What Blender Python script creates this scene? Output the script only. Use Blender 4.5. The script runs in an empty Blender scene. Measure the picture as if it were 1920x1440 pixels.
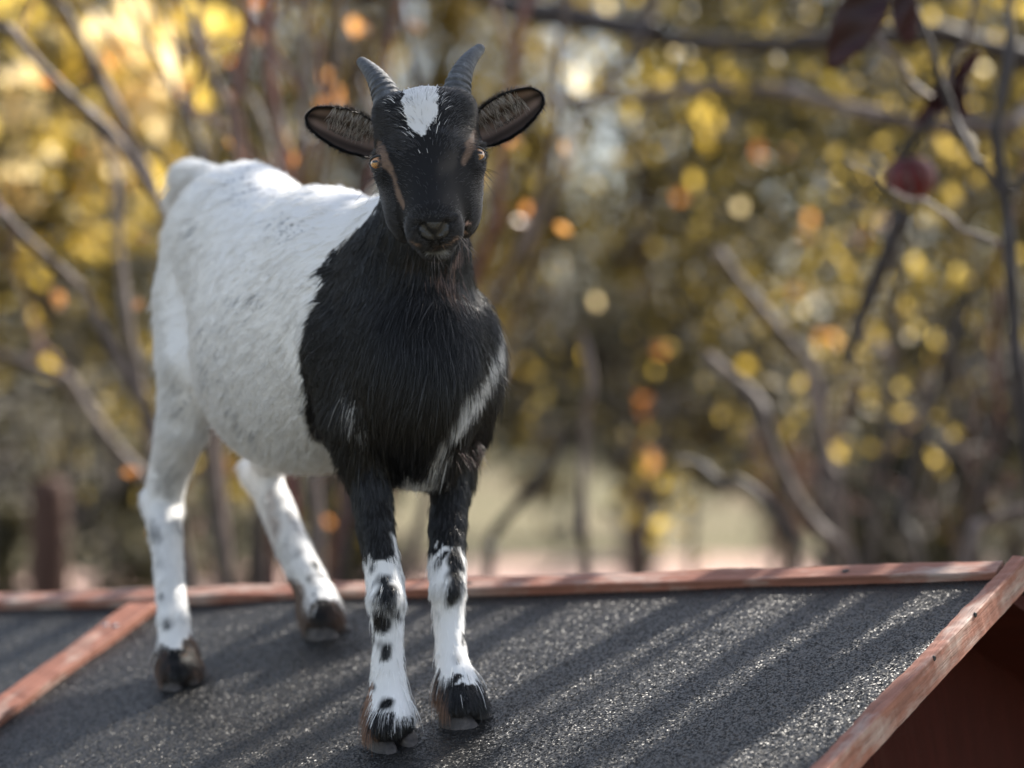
import bpy, bmesh, math, random
import numpy as np
from mathutils import Vector, Matrix
from mathutils.bvhtree import BVHTree
random.seed(7)
rng = np.random.default_rng(11)
scene = bpy.context.scene
COL = scene.collection
R = math.radians

# ------------------------------------------------------------------ camera, world, sun
CAMZ = 1.5
FPX = 85 / 36 * 1920
cam_d = bpy.data.cameras.new('camera'); cam_d.lens = 85; cam_d.sensor_width = 36
cam = bpy.data.objects.new('camera', cam_d); COL.objects.link(cam)
cam.location = (0, 0, CAMZ); cam.rotation_euler = (R(90), 0, 0)
cam_d.clip_start = 0.05; cam_d.clip_end = 500
cam_d.dof.use_dof = True; cam_d.dof.focus_distance = 1.99; cam_d.dof.aperture_fstop = 2.7
scene.camera = cam
SUN_EL, SUN_AZ = R(40), R(47)                 # azimuth measured from +Y (away from the camera) towards +X
sd = bpy.data.lights.new('sun', 'SUN'); sd.energy = 5.0; sd.angle = R(0.53); sd.color = (1, .93, .83)
sun = bpy.data.objects.new('sun', sd); COL.objects.link(sun)
to_sun = Vector((math.sin(SUN_AZ) * math.cos(SUN_EL), math.cos(SUN_AZ) * math.cos(SUN_EL), math.sin(SUN_EL)))
sun.rotation_euler = to_sun.to_track_quat('Z', 'Y').to_euler()
w = bpy.data.worlds.new('World'); scene.world = w; w.use_nodes = True
nt = w.node_tree
sk = nt.nodes.new('ShaderNodeTexSky'); sk.sky_type = 'NISHITA'; sk.sun_disc = False
sk.sun_elevation = SUN_EL; sk.sun_rotation = SUN_AZ; sk.air_density = 1.0; sk.dust_density = 1.4; sk.ozone_density = 1.0
hs = nt.nodes.new('ShaderNodeHueSaturation'); hs.inputs['Saturation'].default_value = .62; nt.links.new(sk.outputs[0], hs.inputs['Color']); nt.links.new(hs.outputs[0], nt.nodes['Background'].inputs[0]); nt.nodes['Background'].inputs[1].default_value = 0.12
scene.view_settings.view_transform = 'Standard'; scene.view_settings.look = 'None'
scene.view_settings.exposure = 1.22; scene.view_settings.gamma = 1
scene.cycles.use_denoising = True
scene.cycles.max_bounces = 8; scene.cycles.transparent_max_bounces = 8
scene.cycles.sample_clamp_indirect = 6

# ------------------------------------------------------------------ helpers
def ray(px, py): return np.array([(px - 960) / FPX, 1.0, -(py - 720) / FPX])
def P(px, py, d): return ray(px, py) * d + np.array([0, 0, CAMZ])
def nrm(v): return v / np.linalg.norm(v)

def tag(o, label=None, cat=None, group=None, kind=None):
    if label: o['label'] = label
    if cat: o['category'] = cat
    if group: o['group'] = group
    if kind: o['kind'] = kind
    return o
def empty(name, loc):
    o = bpy.data.objects.new(name, None); COL.objects.link(o); o.location = loc; return o
def link(name, me, mat=None, parent=None):
    o = bpy.data.objects.new(name, me); COL.objects.link(o)
    if mat is not None and not me.materials: me.materials.append(mat)
    if parent is not None:
        o.parent = parent
        q = parent; off = Vector((0, 0, 0))
        while q is not None: off += q.location; q = q.parent
        o.location = -off                      # geometry is written in world coordinates
    return o
def mesh_np(name, V, F, smooth=True):
    me = bpy.data.meshes.new(name)
    V = np.asarray(V, np.float32); F = np.asarray(F, np.int32)
    me.vertices.add(len(V)); me.vertices.foreach_set('co', V.ravel())
    k = F.shape[1]
    me.loops.add(F.size); me.loops.foreach_set('vertex_index', F.ravel())
    me.polygons.add(len(F)); me.polygons.foreach_set('loop_start', np.arange(0, F.size, k, dtype=np.int32))
    me.polygons.foreach_set('loop_total', np.full(len(F), k, np.int32))
    me.polygons.foreach_set('use_smooth', np.full(len(F), smooth))
    me.update(); me.validate()
    return me

class NB:
    """tiny node builder"""
    def __init__(s, name):
        s.m = bpy.data.materials.new(name); s.m.use_nodes = True; s.t = s.m.node_tree
        s.b = s.t.nodes['Principled BSDF']; s.out = s.t.nodes['Material Output']
    def n(s, kind, **kw):
        x = s.t.nodes.new(kind)
        for k, v in kw.items():
            if k[0] == 'i':
                key = k[1:]; x.inputs[int(key) if key.isdigit() else key].default_value = v
            else: setattr(x, k, v)
        return x
    def l(s, a, b): s.t.links.new(a, b)
    def set(s, **kw):
        for k, v in kw.items():
            s.b.inputs[k.replace('_', ' ')].default_value = v
    def ramp(s, src, stops, interp='LINEAR'):
        r = s.n('ShaderNodeValToRGB'); r.color_ramp.interpolation = interp
        e = r.color_ramp.elements
        while len(e) < len(stops): e.new(0.5)
        for x, (p, c) in zip(e, stops): x.position = p; x.color = (*c, 1) if len(c) == 3 else c
        s.l(src, r.inputs[0]); return r.outputs[0]
    def coords(s, scale=(1, 1, 1), kind='Object', rot=(0, 0, 0)):
        tc = s.n('ShaderNodeTexCoord'); mp = s.n('ShaderNodeMapping')
        mp.inputs['Scale'].default_value = scale; mp.inputs['Rotation'].default_value = rot
        s.l(tc.outputs[kind], mp.inputs[0]); return mp.outputs[0]
    def noise(s, vec, scale, detail=4, rough=.55, dist=0):
        x = s.n('ShaderNodeTexNoise', iScale=scale, iDetail=detail, iRoughness=rough, iDistortion=dist)
        if vec is not None: s.l(vec, x.inputs['Vector'])
        return x.outputs[0]
    def mix(s, fac, a, b, mode='MIX'):
        x = s.n('ShaderNodeMix', data_type='RGBA', blend_type=mode)
        for sock, v in ((x.inputs[0], fac), (x.inputs[6], a), (x.inputs[7], b)):
            if hasattr(v, 'links'): s.l(v, sock)
            elif isinstance(v, (int, float)): sock.default_value = v
            else: sock.default_value = (*v, 1)
        return x.outputs[2]
    def bump(s, h, strength=.5, dist=.01):
        x = s.n('ShaderNodeBump', iStrength=strength, iDistance=dist)
        s.l(h, x.inputs['Height']); s.l(x.outputs[0], s.b.inputs['Normal']); return x

# smooth pseudo-noise used for coat clumps, pattern edges and crowns
class SN:
    def __init__(s, freq, seed, n=7):
        r = np.random.default_rng(seed)
        d = r.normal(size=(n, 3)); d /= np.linalg.norm(d, axis=1)[:, None]
        s.k = d * freq * r.uniform(.6, 1.7, (n, 1)) * 2 * np.pi; s.p = r.uniform(0, 6.28, n)
    def __call__(s, p): return np.sin(p @ s.k.T + s.p).sum(1) / math.sqrt(len(s.p) / 2) * .7

# ------------------------------------------------------------------ goat body as one continuous surface
HD = np.array([math.sin(R(35.5)), -math.cos(R(35.5)), 0.0])      # heading
SD = np.array([math.cos(R(35.5)), math.sin(R(35.5)), 0.0])       # across the body
UP = np.array([0, 0, 1.0])
roll = R(5); pitch = R(39)
HX = np.array([math.cos(roll), 0.02, math.sin(roll)]); HX = nrm(HX)
HN = np.array([math.sin(roll) * math.sin(pitch), -math.cos(pitch), -math.sin(pitch) * math.cos(roll)]); HN = nrm(HN - HX * (HN @ HX))
HT = np.cross(HX, HN); HT = HT if HT[2] > 0 else -HT
H0 = P(804, 297, 1.99)
def hp(x, n, t): return H0 + (HX * x + HN * n + HT * t) * 0.01     # head coordinates in cm
def head_uv(p):
    q = (p - H0) * 100
    return q @ HX, q @ HN, q @ HT

gx = np.concatenate([np.arange(-.385, -.132, .0032), np.arange(-.132, -.006, .00155), np.arange(-.006, .035, .0028)])
gy = np.concatenate([np.arange(1.86, 2.06, .0019), np.arange(2.06, 2.52, .0032)])
gz = np.concatenate([np.arange(-.31, .08, .0030), np.arange(.08, .29, .0016)]) + CAMZ
NX, NY, NZ = len(gx), len(gy), len(gz)
D = np.full((NX, NY, NZ), 0.5, np.float32)
def block(lo, hi):
    a = [np.searchsorted(g, l) for g, l in zip((gx, gy, gz), lo)]; b = [np.searchsorted(g, h) for g, h in zip((gx, gy, gz), hi)]
    sl = tuple(slice(max(0, i - 1), j + 1) for i, j in zip(a, b))
    X = gx[sl[0]][:, None, None]; Y = gy[sl[1]][None, :, None]; Z = gz[sl[2]][None, None, :]
    return sl, X, Y, Z
def smin(a, b, k):
    h = np.clip(k - np.abs(a - b), 0, None) / k
    return np.minimum(a, b) - h * h * k * .25
def put(sl, d, k, sub=False):
    if sub: D[sl] = -smin(-D[sl], d, k)
    else: D[sl] = smin(D[sl], d, k)
def ell(c, r, axes, k=.02, sub=False):
    c = np.asarray(c); m = max(r) + k + .01
    sl, X, Y, Z = block(c - m, c + m)
    X = X - c[0]; Y = Y - c[1]; Z = Z - c[2]
    q = [(X * a[0] + Y * a[1] + Z * a[2]) for a in axes]
    k0 = np.sqrt(sum((qq / rr) ** 2 for qq, rr in zip(q, r)))
    k1 = np.sqrt(sum((qq / (rr * rr)) ** 2 for qq, rr in zip(q, r))) + 1e-9
    put(sl, k0 * (k0 - 1) / k1, k, sub)
def cone(a, b, ra, rb, k=.015, sub=False):
    a = np.asarray(a); b = np.asarray(b); m = max(ra, rb) + k + .01
    sl, X, Y, Z = block(np.minimum(a, b) - m, np.maximum(a, b) + m)
    ab = b - a; L2 = ab @ ab
    t = np.clip(((X - a[0]) * ab[0] + (Y - a[1]) * ab[1] + (Z - a[2]) * ab[2]) / L2, 0, 1)
    d = np.sqrt((X - a[0] - t * ab[0]) ** 2 + (Y - a[1] - t * ab[1]) ** 2 + (Z - a[2] - t * ab[2]) ** 2) - (ra + (rb - ra) * t)
    put(sl, d, k, sub)
def chain(pts, k=.015):
    q = [(P(x, y, d), r * d / FPX) for x, y, d, r in pts]
    A = np.array([c for c, r in q]); m = max(r for c, r in q) + k + .01
    sl, X, Y, Z = block(A.min(0) - m, A.max(0) + m); best = None
    for (a, ra), (b, rb) in zip(q[:-1], q[1:]):
        ab = b - a; L2 = ab @ ab
        t = np.clip(((X - a[0]) * ab[0] + (Y - a[1]) * ab[1] + (Z - a[2]) * ab[2]) / L2, 0, 1)
        d = np.sqrt((X - a[0] - t * ab[0]) ** 2 + (Y - a[1] - t * ab[1]) ** 2 + (Z - a[2] - t * ab[2]) ** 2) - (ra + (rb - ra) * t)
        best = d if best is None else smin(best, d, .003)
    put(sl, best, k)
    return q
BF = (SD, HD, UP)
Z0 = CAMZ
# trunk
ell(np.array([-.262, 2.355, .118 + Z0]), (.072, .105, .098), BF, .03)           # rump
ell(np.array([-.180, 2.245, .060 + Z0]), (.088, .150, .124), BF, .04)           # barrel
ell(np.array([-.200, 2.270, .020 + Z0]), (.086, .115, .098), BF, .04)           # belly
ell(np.array([-.108, 2.145, .036 + Z0]), (.068, .090, .106), BF, .035)           # chest
ell(P(785, 700, 2.10), (.052, .062, .075), BF, .03)
ell(P(778, 850, 2.13), (.030, .050, .028), BF, .02)                             # breast
ell(P(750, 475, 2.14), (.044, .068, .052), BF, .03)                             # neck base
ell(P(858, 680, 2.15), (.032, .048, .062), BF, .03)
chain([(757, 540, 2.13, 92), (787, 430, 2.10, 74), (800, 330, 2.08, 72)], .025) # neck
# legs
LF = [(645, 640, 2.12, 70), (668, 770, 2.105, 64), (690, 880, 2.105, 43), (703, 980, 2.09, 34), (721, 1080, 2.075, 33), (724, 1120, 2.065, 35), (727, 1180, 2.065, 28), (727, 1255, 2.06, 29), (728, 1315, 2.055, 39), (731, 1352, 2.045, 44)]
RF = [(876, 670, 2.17, 58), (868, 780, 2.16, 52), (848, 880, 2.14, 38), (840, 980, 2.12, 34), (838, 1060, 2.10, 33), (839, 1100, 2.09, 33), (841, 1160, 2.09, 27), (846, 1225, 2.08, 27), (856, 1275, 2.07, 36), (868, 1312, 2.058, 38)]
LR = [(370, 560, 2.36, 80), (372, 680, 2.33, 74), (345, 790, 2.34, 47), (318, 880, 2.37, 35), (305, 940, 2.385, 36), (311, 1000, 2.36, 29), (319, 1095, 2.33, 26), (325, 1160, 2.31, 28), (330, 1215, 2.30, 34), (336, 1250, 2.285, 34)]
RR = [(520, 600, 2.42, 76), (548, 740, 2.39, 66), (520, 830, 2.42, 42), (494, 890, 2.445, 31), (520, 950, 2.42, 30), (548, 1020, 2.39, 30), (574, 1075, 2.365, 31), (594, 1118, 2.35, 34), (604, 1150, 2.335, 34)]
LEGS = {}
for nm, c in (('LF', LF), ('RF', RF), ('LR', LR), ('RR', RR)):
    LEGS[nm] = chain(c, .016)
cone(P(283, 925, 2.40), P(306, 950, 2.385), .007, .014, .012)                     # points of the hocks
cone(P(463, 872, 2.47), P(494, 895, 2.445), .007, .014, .012)
# tail
tailq = [(P(395, 335, 2.42), .014), (P(362, 335, 2.45), .012), (P(338, 362, 2.46), .007)]
for (a, ra), (b, rb) in zip(tailq[:-1], tailq[1:]): cone(a, b, ra, rb, .012)
# head
HB = (HX, HN, HT)
ell(hp(0, -2.2, -1.4), (4.5e-2, 4.9e-2, 4.5e-2), HB, .01)                      # cranium
ell(hp(0, -3.4, 1.35), (3.6e-2, 2.8e-2, 3.0e-2), HB, .02)                       # poll
for s in (-1, 1):
    ell(hp(3.35 * s, 0.0, -.3), (1.35e-2, 1.7e-2, 1.5e-2), HB, .008)           # orbit
    ell(hp(2.4 * s, 1.9, -3.2), (1.6e-2, 3.0e-2, 2.6e-2), HB, .016)           # cheek
    ell(hp(2.75 * s, -3.9, 2.3), (1.2e-2, 1.2e-2, 1.2e-2), HB, .014)            # horn bud
cone(hp(0, .3, -.4), hp(0, 6.7, -1.15), .029, .0168, .016)                      # bridge
cone(hp(0, 1.0, -2.6), hp(0, 6.6, -2.5), .0330, .0150, .018)
ell(hp(0, 6.7, -1.9), (1.8e-2, 1.7e-2, 1.7e-2), HB, .016)                    # muzzle
ell(hp(0, 8.0, -1.1), (1.15e-2, .65e-2, .75e-2), HB, .008)                     # nose pad
cone(hp(0, 2.4, -4.9), hp(0, 6.2, -4.2), .0185, .0120, .010)                    # jaw
for s in (-1, 1):
    cone(hp(1.05 * s, 7.3, -2.5), hp(1.4 * s, 6.2, -2.7), .0088, .0080, .007) # upper lip
ell(hp(0, 6.9, -4.0), (1.3e-2, 1.0e-2, .9e-2), HB, .006)                       # chin
# mouth line, philtrum, nostrils, eye sockets
mp = [hp(-2.45, 5.6, -3.15), hp(-1.6, 7.2, -3.5), hp(-.5, 8.15, -3.3), hp(.5, 8.15, -3.3), hp(1.6, 7.2, -3.5), hp(2.45, 5.6, -3.15)]
for a, b in zip(mp[:-1], mp[1:]): cone(a, b, .0023, .0023, .0025, True)
cone(hp(0, 9.0, -1.2), hp(0, 8.5, -2.9), .0008, .0008, .002, True)
for s in (-1, 1):
    cone(hp(.42 * s, 8.85, -1.35), hp(1.0 * s, 8.6, -.75), .0026, .0036, .002, True)
    cone(hp(1.0 * s, 8.6, -.75), hp(1.5 * s, 8.0, -.80), .0036, .0014, .002, True)
    ell(hp((4.45 if s > 0 else 4.6) * s, .35, .05), (.95e-2, 1.05e-2, .85e-2), HB, .004, True)

# surface nets
S = D < 0
act = np.zeros((NX - 1, NY - 1, NZ - 1), np.int8)
for i in (0, 1):
    for j in (0, 1):
        for k in (0, 1): act += S[i:NX - 1 + i, j:NY - 1 + j, k:NZ - 1 + k]
cells = np.argwhere((act > 0) & (act < 8))
vid = np.full(act.shape, -1, np.int32); vid[tuple(cells.T)] = np.arange(len(cells))
acc = np.zeros((len(cells), 3)); cnt = np.zeros(len(cells))
offs = [(i, j, k) for i in (0, 1) for j in (0, 1) for k in (0, 1)]
G = (gx, gy, gz)
for o in offs:
    for ax in range(3):
        if o[ax]: continue
        o2 = list(o); o2[ax] = 1
        a = cells + o; b = cells + o2
        da = D[tuple(a.T)]; db = D[tuple(b.T)]
        m = (da < 0) != (db < 0)
        t = np.where(m, da / np.where(m, da - db, 1), 0)
        pt = np.stack([G[q][a[:, q]] + (t * (G[q][b[:, q]] - G[q][a[:, q]]) if q == ax else 0) for q in range(3)], 1)
        acc[m] += pt[m]; cnt[m] += 1
BV = acc / cnt[:, None]
quads = []
for ax in range(3):
    u, v = [(1, 2), (2, 0), (0, 1)][ax]
    sl0 = [slice(None)] * 3; sl1 = [slice(None)] * 3
    sl0[ax] = slice(0, -1); sl1[ax] = slice(1, None)
    A = S[tuple(sl0)]; B = S[tuple(sl1)]
    e = np.argwhere(A != B)
    e = e[(e[:, u] > 0) & (e[:, v] > 0) & (e[:, u] < S.shape[u] - 1) & (e[:, v] < S.shape[v] - 1)]
    ins = A[tuple(e.T)]
    def vv(du, dv):
        q = e.copy(); q[:, u] -= du; q[:, v] -= dv; return vid[tuple(q.T)]
    q = np.stack([vv(1, 1), vv(0, 1), vv(0, 0), vv(1, 0)], 1)
    q[~ins] = q[~ins][:, ::-1]
    quads.append(q)
BFc = np.concatenate(quads)
# one light smoothing pass
E = np.concatenate([BFc[:, [0, 1]], BFc[:, [1, 2]], BFc[:, [2, 3]], BFc[:, [3, 0]]])
for it in range(2):
    sm = np.zeros_like(BV); c2 = np.zeros(len(BV))
    for a in range(3): sm[:, a] = np.bincount(E[:, 0], BV[E[:, 1], a], len(BV))
    c2 = np.bincount(E[:, 0], minlength=len(BV))
    BV = BV * .5 + sm / np.maximum(c2, 1)[:, None] * .5
del D, S, act, vid
body_me = mesh_np('body', BV, BFc)
BN = np.zeros(len(BV) * 3, np.float32); body_me.vertices.foreach_get('normal', BN); BN = BN.reshape(-1, 3)
bvh = BVHTree.FromPolygons([tuple(v) for v in BV], [tuple(f) for f in BFc])
def hit(px, py):
    r = Vector(ray(px, py)); h = bvh.ray_cast(Vector((0, 0, CAMZ)), r.normalized())
    return np.array(h[0]) if h[0] is not None else None

# ------------------------------------------------------------------ coat pattern (world space blobs lying on the body)
bd = []
for px, py in [(700, 402), (655, 440), (612, 485), (592, 550), (575, 620), (562, 700), (572, 760), (600, 820), (640, 885)]:
    h = hit(px, py)
    if h is not None: bd.append((h[2], h @ HD))
bd.sort(); BZ = np.array([b[0] for b in bd]); BH = np.array([b[1] for b in bd])
WHITE = np.array([.86, .855, .845]); BLACK = np.array([.0068, .0068, .0076]); TAN = np.array([.17, .115, .085]); RUST = np.array([.15, .082, .050])
GREY = np.array([.10, .105, .115]); PINK = np.array([.55, .38, .34])
def capd(p, a, b, ra, rb):
    ab = b - a; t = np.clip(((p - a) @ ab) / max(ab @ ab, 1e-9), 0, 1)
    return np.linalg.norm(p - a - t[:, None] * ab, axis=1) - (ra + (rb - ra) * t)
def stroke(p, pts):
    q = [(hit(x, y), r * 2.05 / FPX) for x, y, r in pts]
    q = [(a, r) for a, r in q if a is not None]
    if not q: return np.ones(len(p))
    if len(q) == 1: q = q * 2
    d = np.ones(len(p))
    for (a, ra), (b, rb) in zip(q[:-1], q[1:]): d = np.minimum(d, capd(p, a, b, ra, rb))
    return d
n1, n2, n3 = SN(28, 1), SN(75, 2), SN(160, 3)
def zpx(py, d): return -(py - 720) / FPX * d + CAMZ
def pattern(p, n, rough=0.0):
    """base colour of the coat at p; rough > 0 jitters the edges per hair"""
    N = len(p)
    j = (n1(p) * .003 + n2(p) * .002 + (rng.normal(0, 1, N) * rough if rough else 0))
    col = np.tile(WHITE, (N, 1)).astype(float)
    hu, hn, htt = head_uv(p)
    # leg ownership
    dl = []
    for nm in ('LF', 'RF', 'LR', 'RR'):
        q = LEGS[nm]; d = np.ones(N)
        for (a, ra), (b, rb) in zip(q[2:-1], q[3:]): d = np.minimum(d, capd(p, a, b, ra, rb))
        dl.append(d)
    dl = np.array(dl); leg = np.argmin(dl, 0); zz = p[:, 2] + j * 1.5
    onleg = dl.min(0) < .012
    # front black mantle
    blk = (p @ HD + j * 1.6) > np.interp(p[:, 2], BZ, BH)
    hi = p[:, 2] > BZ[-1]; blk = np.where(hi, (p @ HD + j * 1.6) > BH[-1] - .0, blk)
    low = (p[:, 2] < zpx(905, 2.1))
    blk = blk & ~(low & (leg >= 2))
    blk = blk & ~((leg == 0) & (zz < zpx(1040, 2.08))) & ~((leg == 1) & (zz < zpx(1032, 2.11)))
    col[blk] = BLACK
    jf = np.where(onleg, .8, .35)
    def paint(pts, c, soft=.0015, amt=1.0, prob=1.0):
        d = stroke(p, pts) + j * jf
        m = np.clip(.5 - d / (2 * soft), 0, 1) * amt
        if prob < 1: m = m * ((rng.random(N) < prob) if rough else (1.0 if prob > .5 else prob))
        col[:] = col * (1 - m[:, None]) + np.array(c) * m[:, None]
    body = ~((hn > -6) & (np.abs(hu) < 6) & (htt > -7))
    # white stripe on the right of the chest, brisket, small flecks
    paint([(932, 615, 10), (930, 650, 17), (908, 700, 20), (880, 745, 22), (856, 785, 12)], WHITE * .85, .003, .95, .95)
    paint([(836, 808, 5), (826, 840, 8), (818, 870, 7)], WHITE * .85, .003, .95, .85)
    paint([(848, 830, 3), (842, 850, 6), (835, 868, 5)], WHITE * .8, .003, .9, .8)
    paint([(760, 895, 12), (790, 890, 16), (812, 890, 14)], WHITE * .85, .004, 1, .95)
    m = (zz < zpx(888, 2.13)) & (leg < 2) & (dl.min(0) > .010) & (p @ HD > BH.mean()); col[m] = WHITE * .8
    paint([(650, 748, 14), (675, 785, 14)], WHITE * .8, .006, 1, .28)
    paint([(742, 960, 5), (738, 1010, 8), (745, 1035, 10)], WHITE * .85, .002)
    # speckled dark hairs on the white side
    for x, y, r in ((480, 345, 55), (530, 360, 40), (400, 640, 38), (385, 700, 36), (430, 765, 42), (470, 800, 34), (335, 740, 24), (330, 880, 24), (360, 440, 30), (520, 430, 40), (455, 560, 40)):
        h = hit(x, y)
        if h is None: continue
        d = np.linalg.norm(p - h, axis=1) / (r * 2.3 / FPX)
        pr = np.exp(-d * d) * np.clip(.10 + .42 * (n2(p - nrm(-HD * .95 + np.array([0, 0, -.45])) * (p @ nrm(-HD * .95 + np.array([0, 0, -.45])))[:, None] * .7) - .15), 0, .6)
        m = (rng.random(N) < pr)
        col[m & ~blk] = GREY * 2.4
    # leg spots
    for pts, c, pr in (([(722, 1090, 19), (728, 1112, 20)], BLACK * 2, .95), ([(708, 1152, 19), (724, 1172, 15)], BLACK, .97), ([(724, 1215, 13), (724, 1232, 11)], BLACK, .95),
                       ([(728, 1322, 11)], BLACK, .8), ([(700, 1290, 6)], GREY, .6), ([(748, 1060, 6), (752, 1075, 5)], GREY, .5), ([(695, 1065, 7)], GREY, .6), ([(700, 1200, 4)], BLACK, .7), ([(745, 1150, 7), (752, 1165, 4)], BLACK * 2, .8), ([(820, 1150, 5)], GREY, .5), ([(860, 1235, 6)], GREY, .5), ([(300, 1120, 7)], GREY, .6), ([(338, 1040, 6)], GREY, .5), ([(330, 985, 9)], GREY, .5), ([(560, 1030, 6)], GREY, .7), ([(606, 1080, 5)], GREY, .6), ([(680, 1112, 9), (678, 1090, 5)], BLACK * 3, .7),
                       ([(853, 1048, 18), (857, 1085, 17), (850, 1115, 10)], BLACK, .97), ([(868, 1190, 6), (868, 1202, 4)], BLACK, .8), ([(812, 1218, 10), (814, 1245, 14)], BLACK * 3, .9),
                       ([(290, 880, 24), (305, 1000, 22), (318, 1120, 18)], GREY * 3, .16), ([(510, 900, 20), (550, 1030, 20)], GREY * 3, .16), ([(725, 1070, 26), (727, 1250, 22)], GREY * 2, .05),
                       ([(590, 1054, 12)], BLACK, .9), ([(581, 1087, 9)], BLACK, .9), ([(545, 960, 8), (562, 1000, 8)], GREY * 1.5, .5),
                       ([(288, 985, 14), (296, 1010, 12)], GREY, .45), ([(325, 955, 14), (320, 900, 12)], GREY, .35), ([(310, 1172, 9)], GREY, .6), ([(300, 1060, 12)], GREY * 2, .3), ([(545, 920, 10)], TAN * 1.4, .5), ([(505, 930, 12), (520, 1000, 10)], TAN * 2, .4)):
        paint(pts, c, .003, 1, pr)
    # dark and rusty fetlocks
    for k, (zt, dd) in enumerate(((1338, 2.05), (1272, 2.07), (1205, 2.30), (1128, 2.345))):
        q = LEGS[('LF', 'RF', 'LR', 'RR')[k]]
        m = onleg & (leg == k) & (zz < zpx(zt, dd) + (p[:, 0] - q[-2][0][0]) * ((.10, -.15, .35, .35)[k]))
        side = np.clip((-(n @ np.array([.95, -.3, 0])) - .5) * 2.0 + rng.normal(0, .4, N), 0, .9) if k < 2 else np.clip(np.abs(n[:, 0]) * 1.6 - .75 + (.2 if k == 3 else -.1) + rng.normal(0, .4, N), 0, .9)
        col[m] = (BLACK * 1.3 * (1 - side[:, None]) + RUST * 1.4 * side[:, None])[m]
    # tan on backs of the lower legs
    m = onleg & (leg < 2) & (zz < zpx(1290, 2.06)) & (n[:, 0] < -.72); col[m] = RUST * 1.5
    m = onleg & (leg == 3) & (zz < zpx(1080, 2.35)) & (n[:, 0] < -.55); col[m] = TAN
    # face
    face = (hn > -8) & (np.linalg.norm(p - H0, axis=1) < .13) & (htt > -6)
    tri = np.interp(hn, [-7, -6, -5.2, -2.8, -.6, .6, 1.7], [.3, 1.2, 1.8, 2.3, 1.7, 1.0, .2])   # half width of the blaze in cm
    bj = rng.normal(0, .34, N) if rough else -.65
    m = face & (htt > .3) & (np.abs(hu + .25 + n2(p) * .08) < tri + n1(p) * .12 + bj) & (hn < 2.1 + bj * 2) & (hn > -7)
    fb = face & (hn > -7) & (col.max(1) < .02); col[fb] = BLACK * 1.3
    col[m] = WHITE * .82
    paint([(709, 268, 6), (716, 285, 9), (727, 308, 9), (738, 335, 5), (747, 362, 4), (757, 388, 3)], TAN, .0012, 1, .9)
    paint([(889, 248, 5), (881, 270, 9), (875, 292, 7), (870, 306, 3)], TAN * .8, .0012, 1, .9)
    paint([(876, 418, 4), (873, 440, 5), (862, 458, 5), (850, 476, 5)], PINK, .0015, 1, .85)
    paint([(776, 453, 2), (790, 458, 2.5), (818, 460, 2.5), (852, 448, 2.5), (868, 436, 3)], TAN * 1.9, .001, .9); paint([(803, 475, 5), (832, 474, 5)], GREY * 2.8, .002, .8)
    paint([(768, 478, 4), (778, 492, 5)], TAN, .002, .5, .6)
    paint([(835, 520, 22), (850, 560, 16)], RUST, .006, .5, .35)  # red-brown of sunlit black throat hair, put into the colour
    return col

# ------------------------------------------------------------------ goat materials
def attr_mat(name, attr, rough, spec, sub=0, sheen=0):
    b = NB(name); a = b.n('ShaderNodeAttribute', attribute_name=attr)
    b.l(a.outputs[0], b.b.inputs['Base Color']); b.set(Roughness=rough, Specular_IOR_Level=spec)
    if sheen: b.set(Sheen_Weight=sheen)
    return b
m_skin = attr_mat('goat_skin', 'coat', .75, .2).m
hb = attr_mat('goat_hair', 'strand_color', .34, .42)
m_hair = hb.m
# nose pad is bare skin
def coat_attr(me, col):
    a = me.attributes.new('coat', 'FLOAT_COLOR', 'POINT')
    a.data.foreach_set('color', np.concatenate([col, np.ones((len(col), 1))], 1).astype(np.float32).ravel())
goat = empty('goat', tuple(P(600, 1250, 2.2)))
tag(goat, 'young black and white goat kid with short grey horns standing on the felt roof', 'goat')
hu, hn, htt = head_uv(BV)
vc = pattern(BV, BN)
nose = (np.linalg.norm((np.stack([hu, hn, htt], 1) - np.array([0, 8.5, -1.15])) / np.array([1.25, 1.0, .9]), axis=1) < 1)
vc[nose] = BLACK * 1.5
coat_attr(body_me, vc * .9)
body = link('body', body_me, m_skin, goat)
bn = NB('nose_leather'); v = bn.coords((1, 1, 1)); bn.set(Base_Color=(.014, .014, .015, 1), Roughness=.38, Specular_IOR_Level=.6)
vn_ = bn.n('ShaderNodeTexVoronoi', iScale=700.0); bn.l(v, vn_.inputs['Vector']); bn.bump(vn_.outputs['Distance'], .6, .0006)
body_me.materials.append(bn.m)
nf_ = nose[BFc].all(1); mi = nf_.astype(np.int32); body_me.polygons.foreach_set('material_index', mi)

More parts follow.
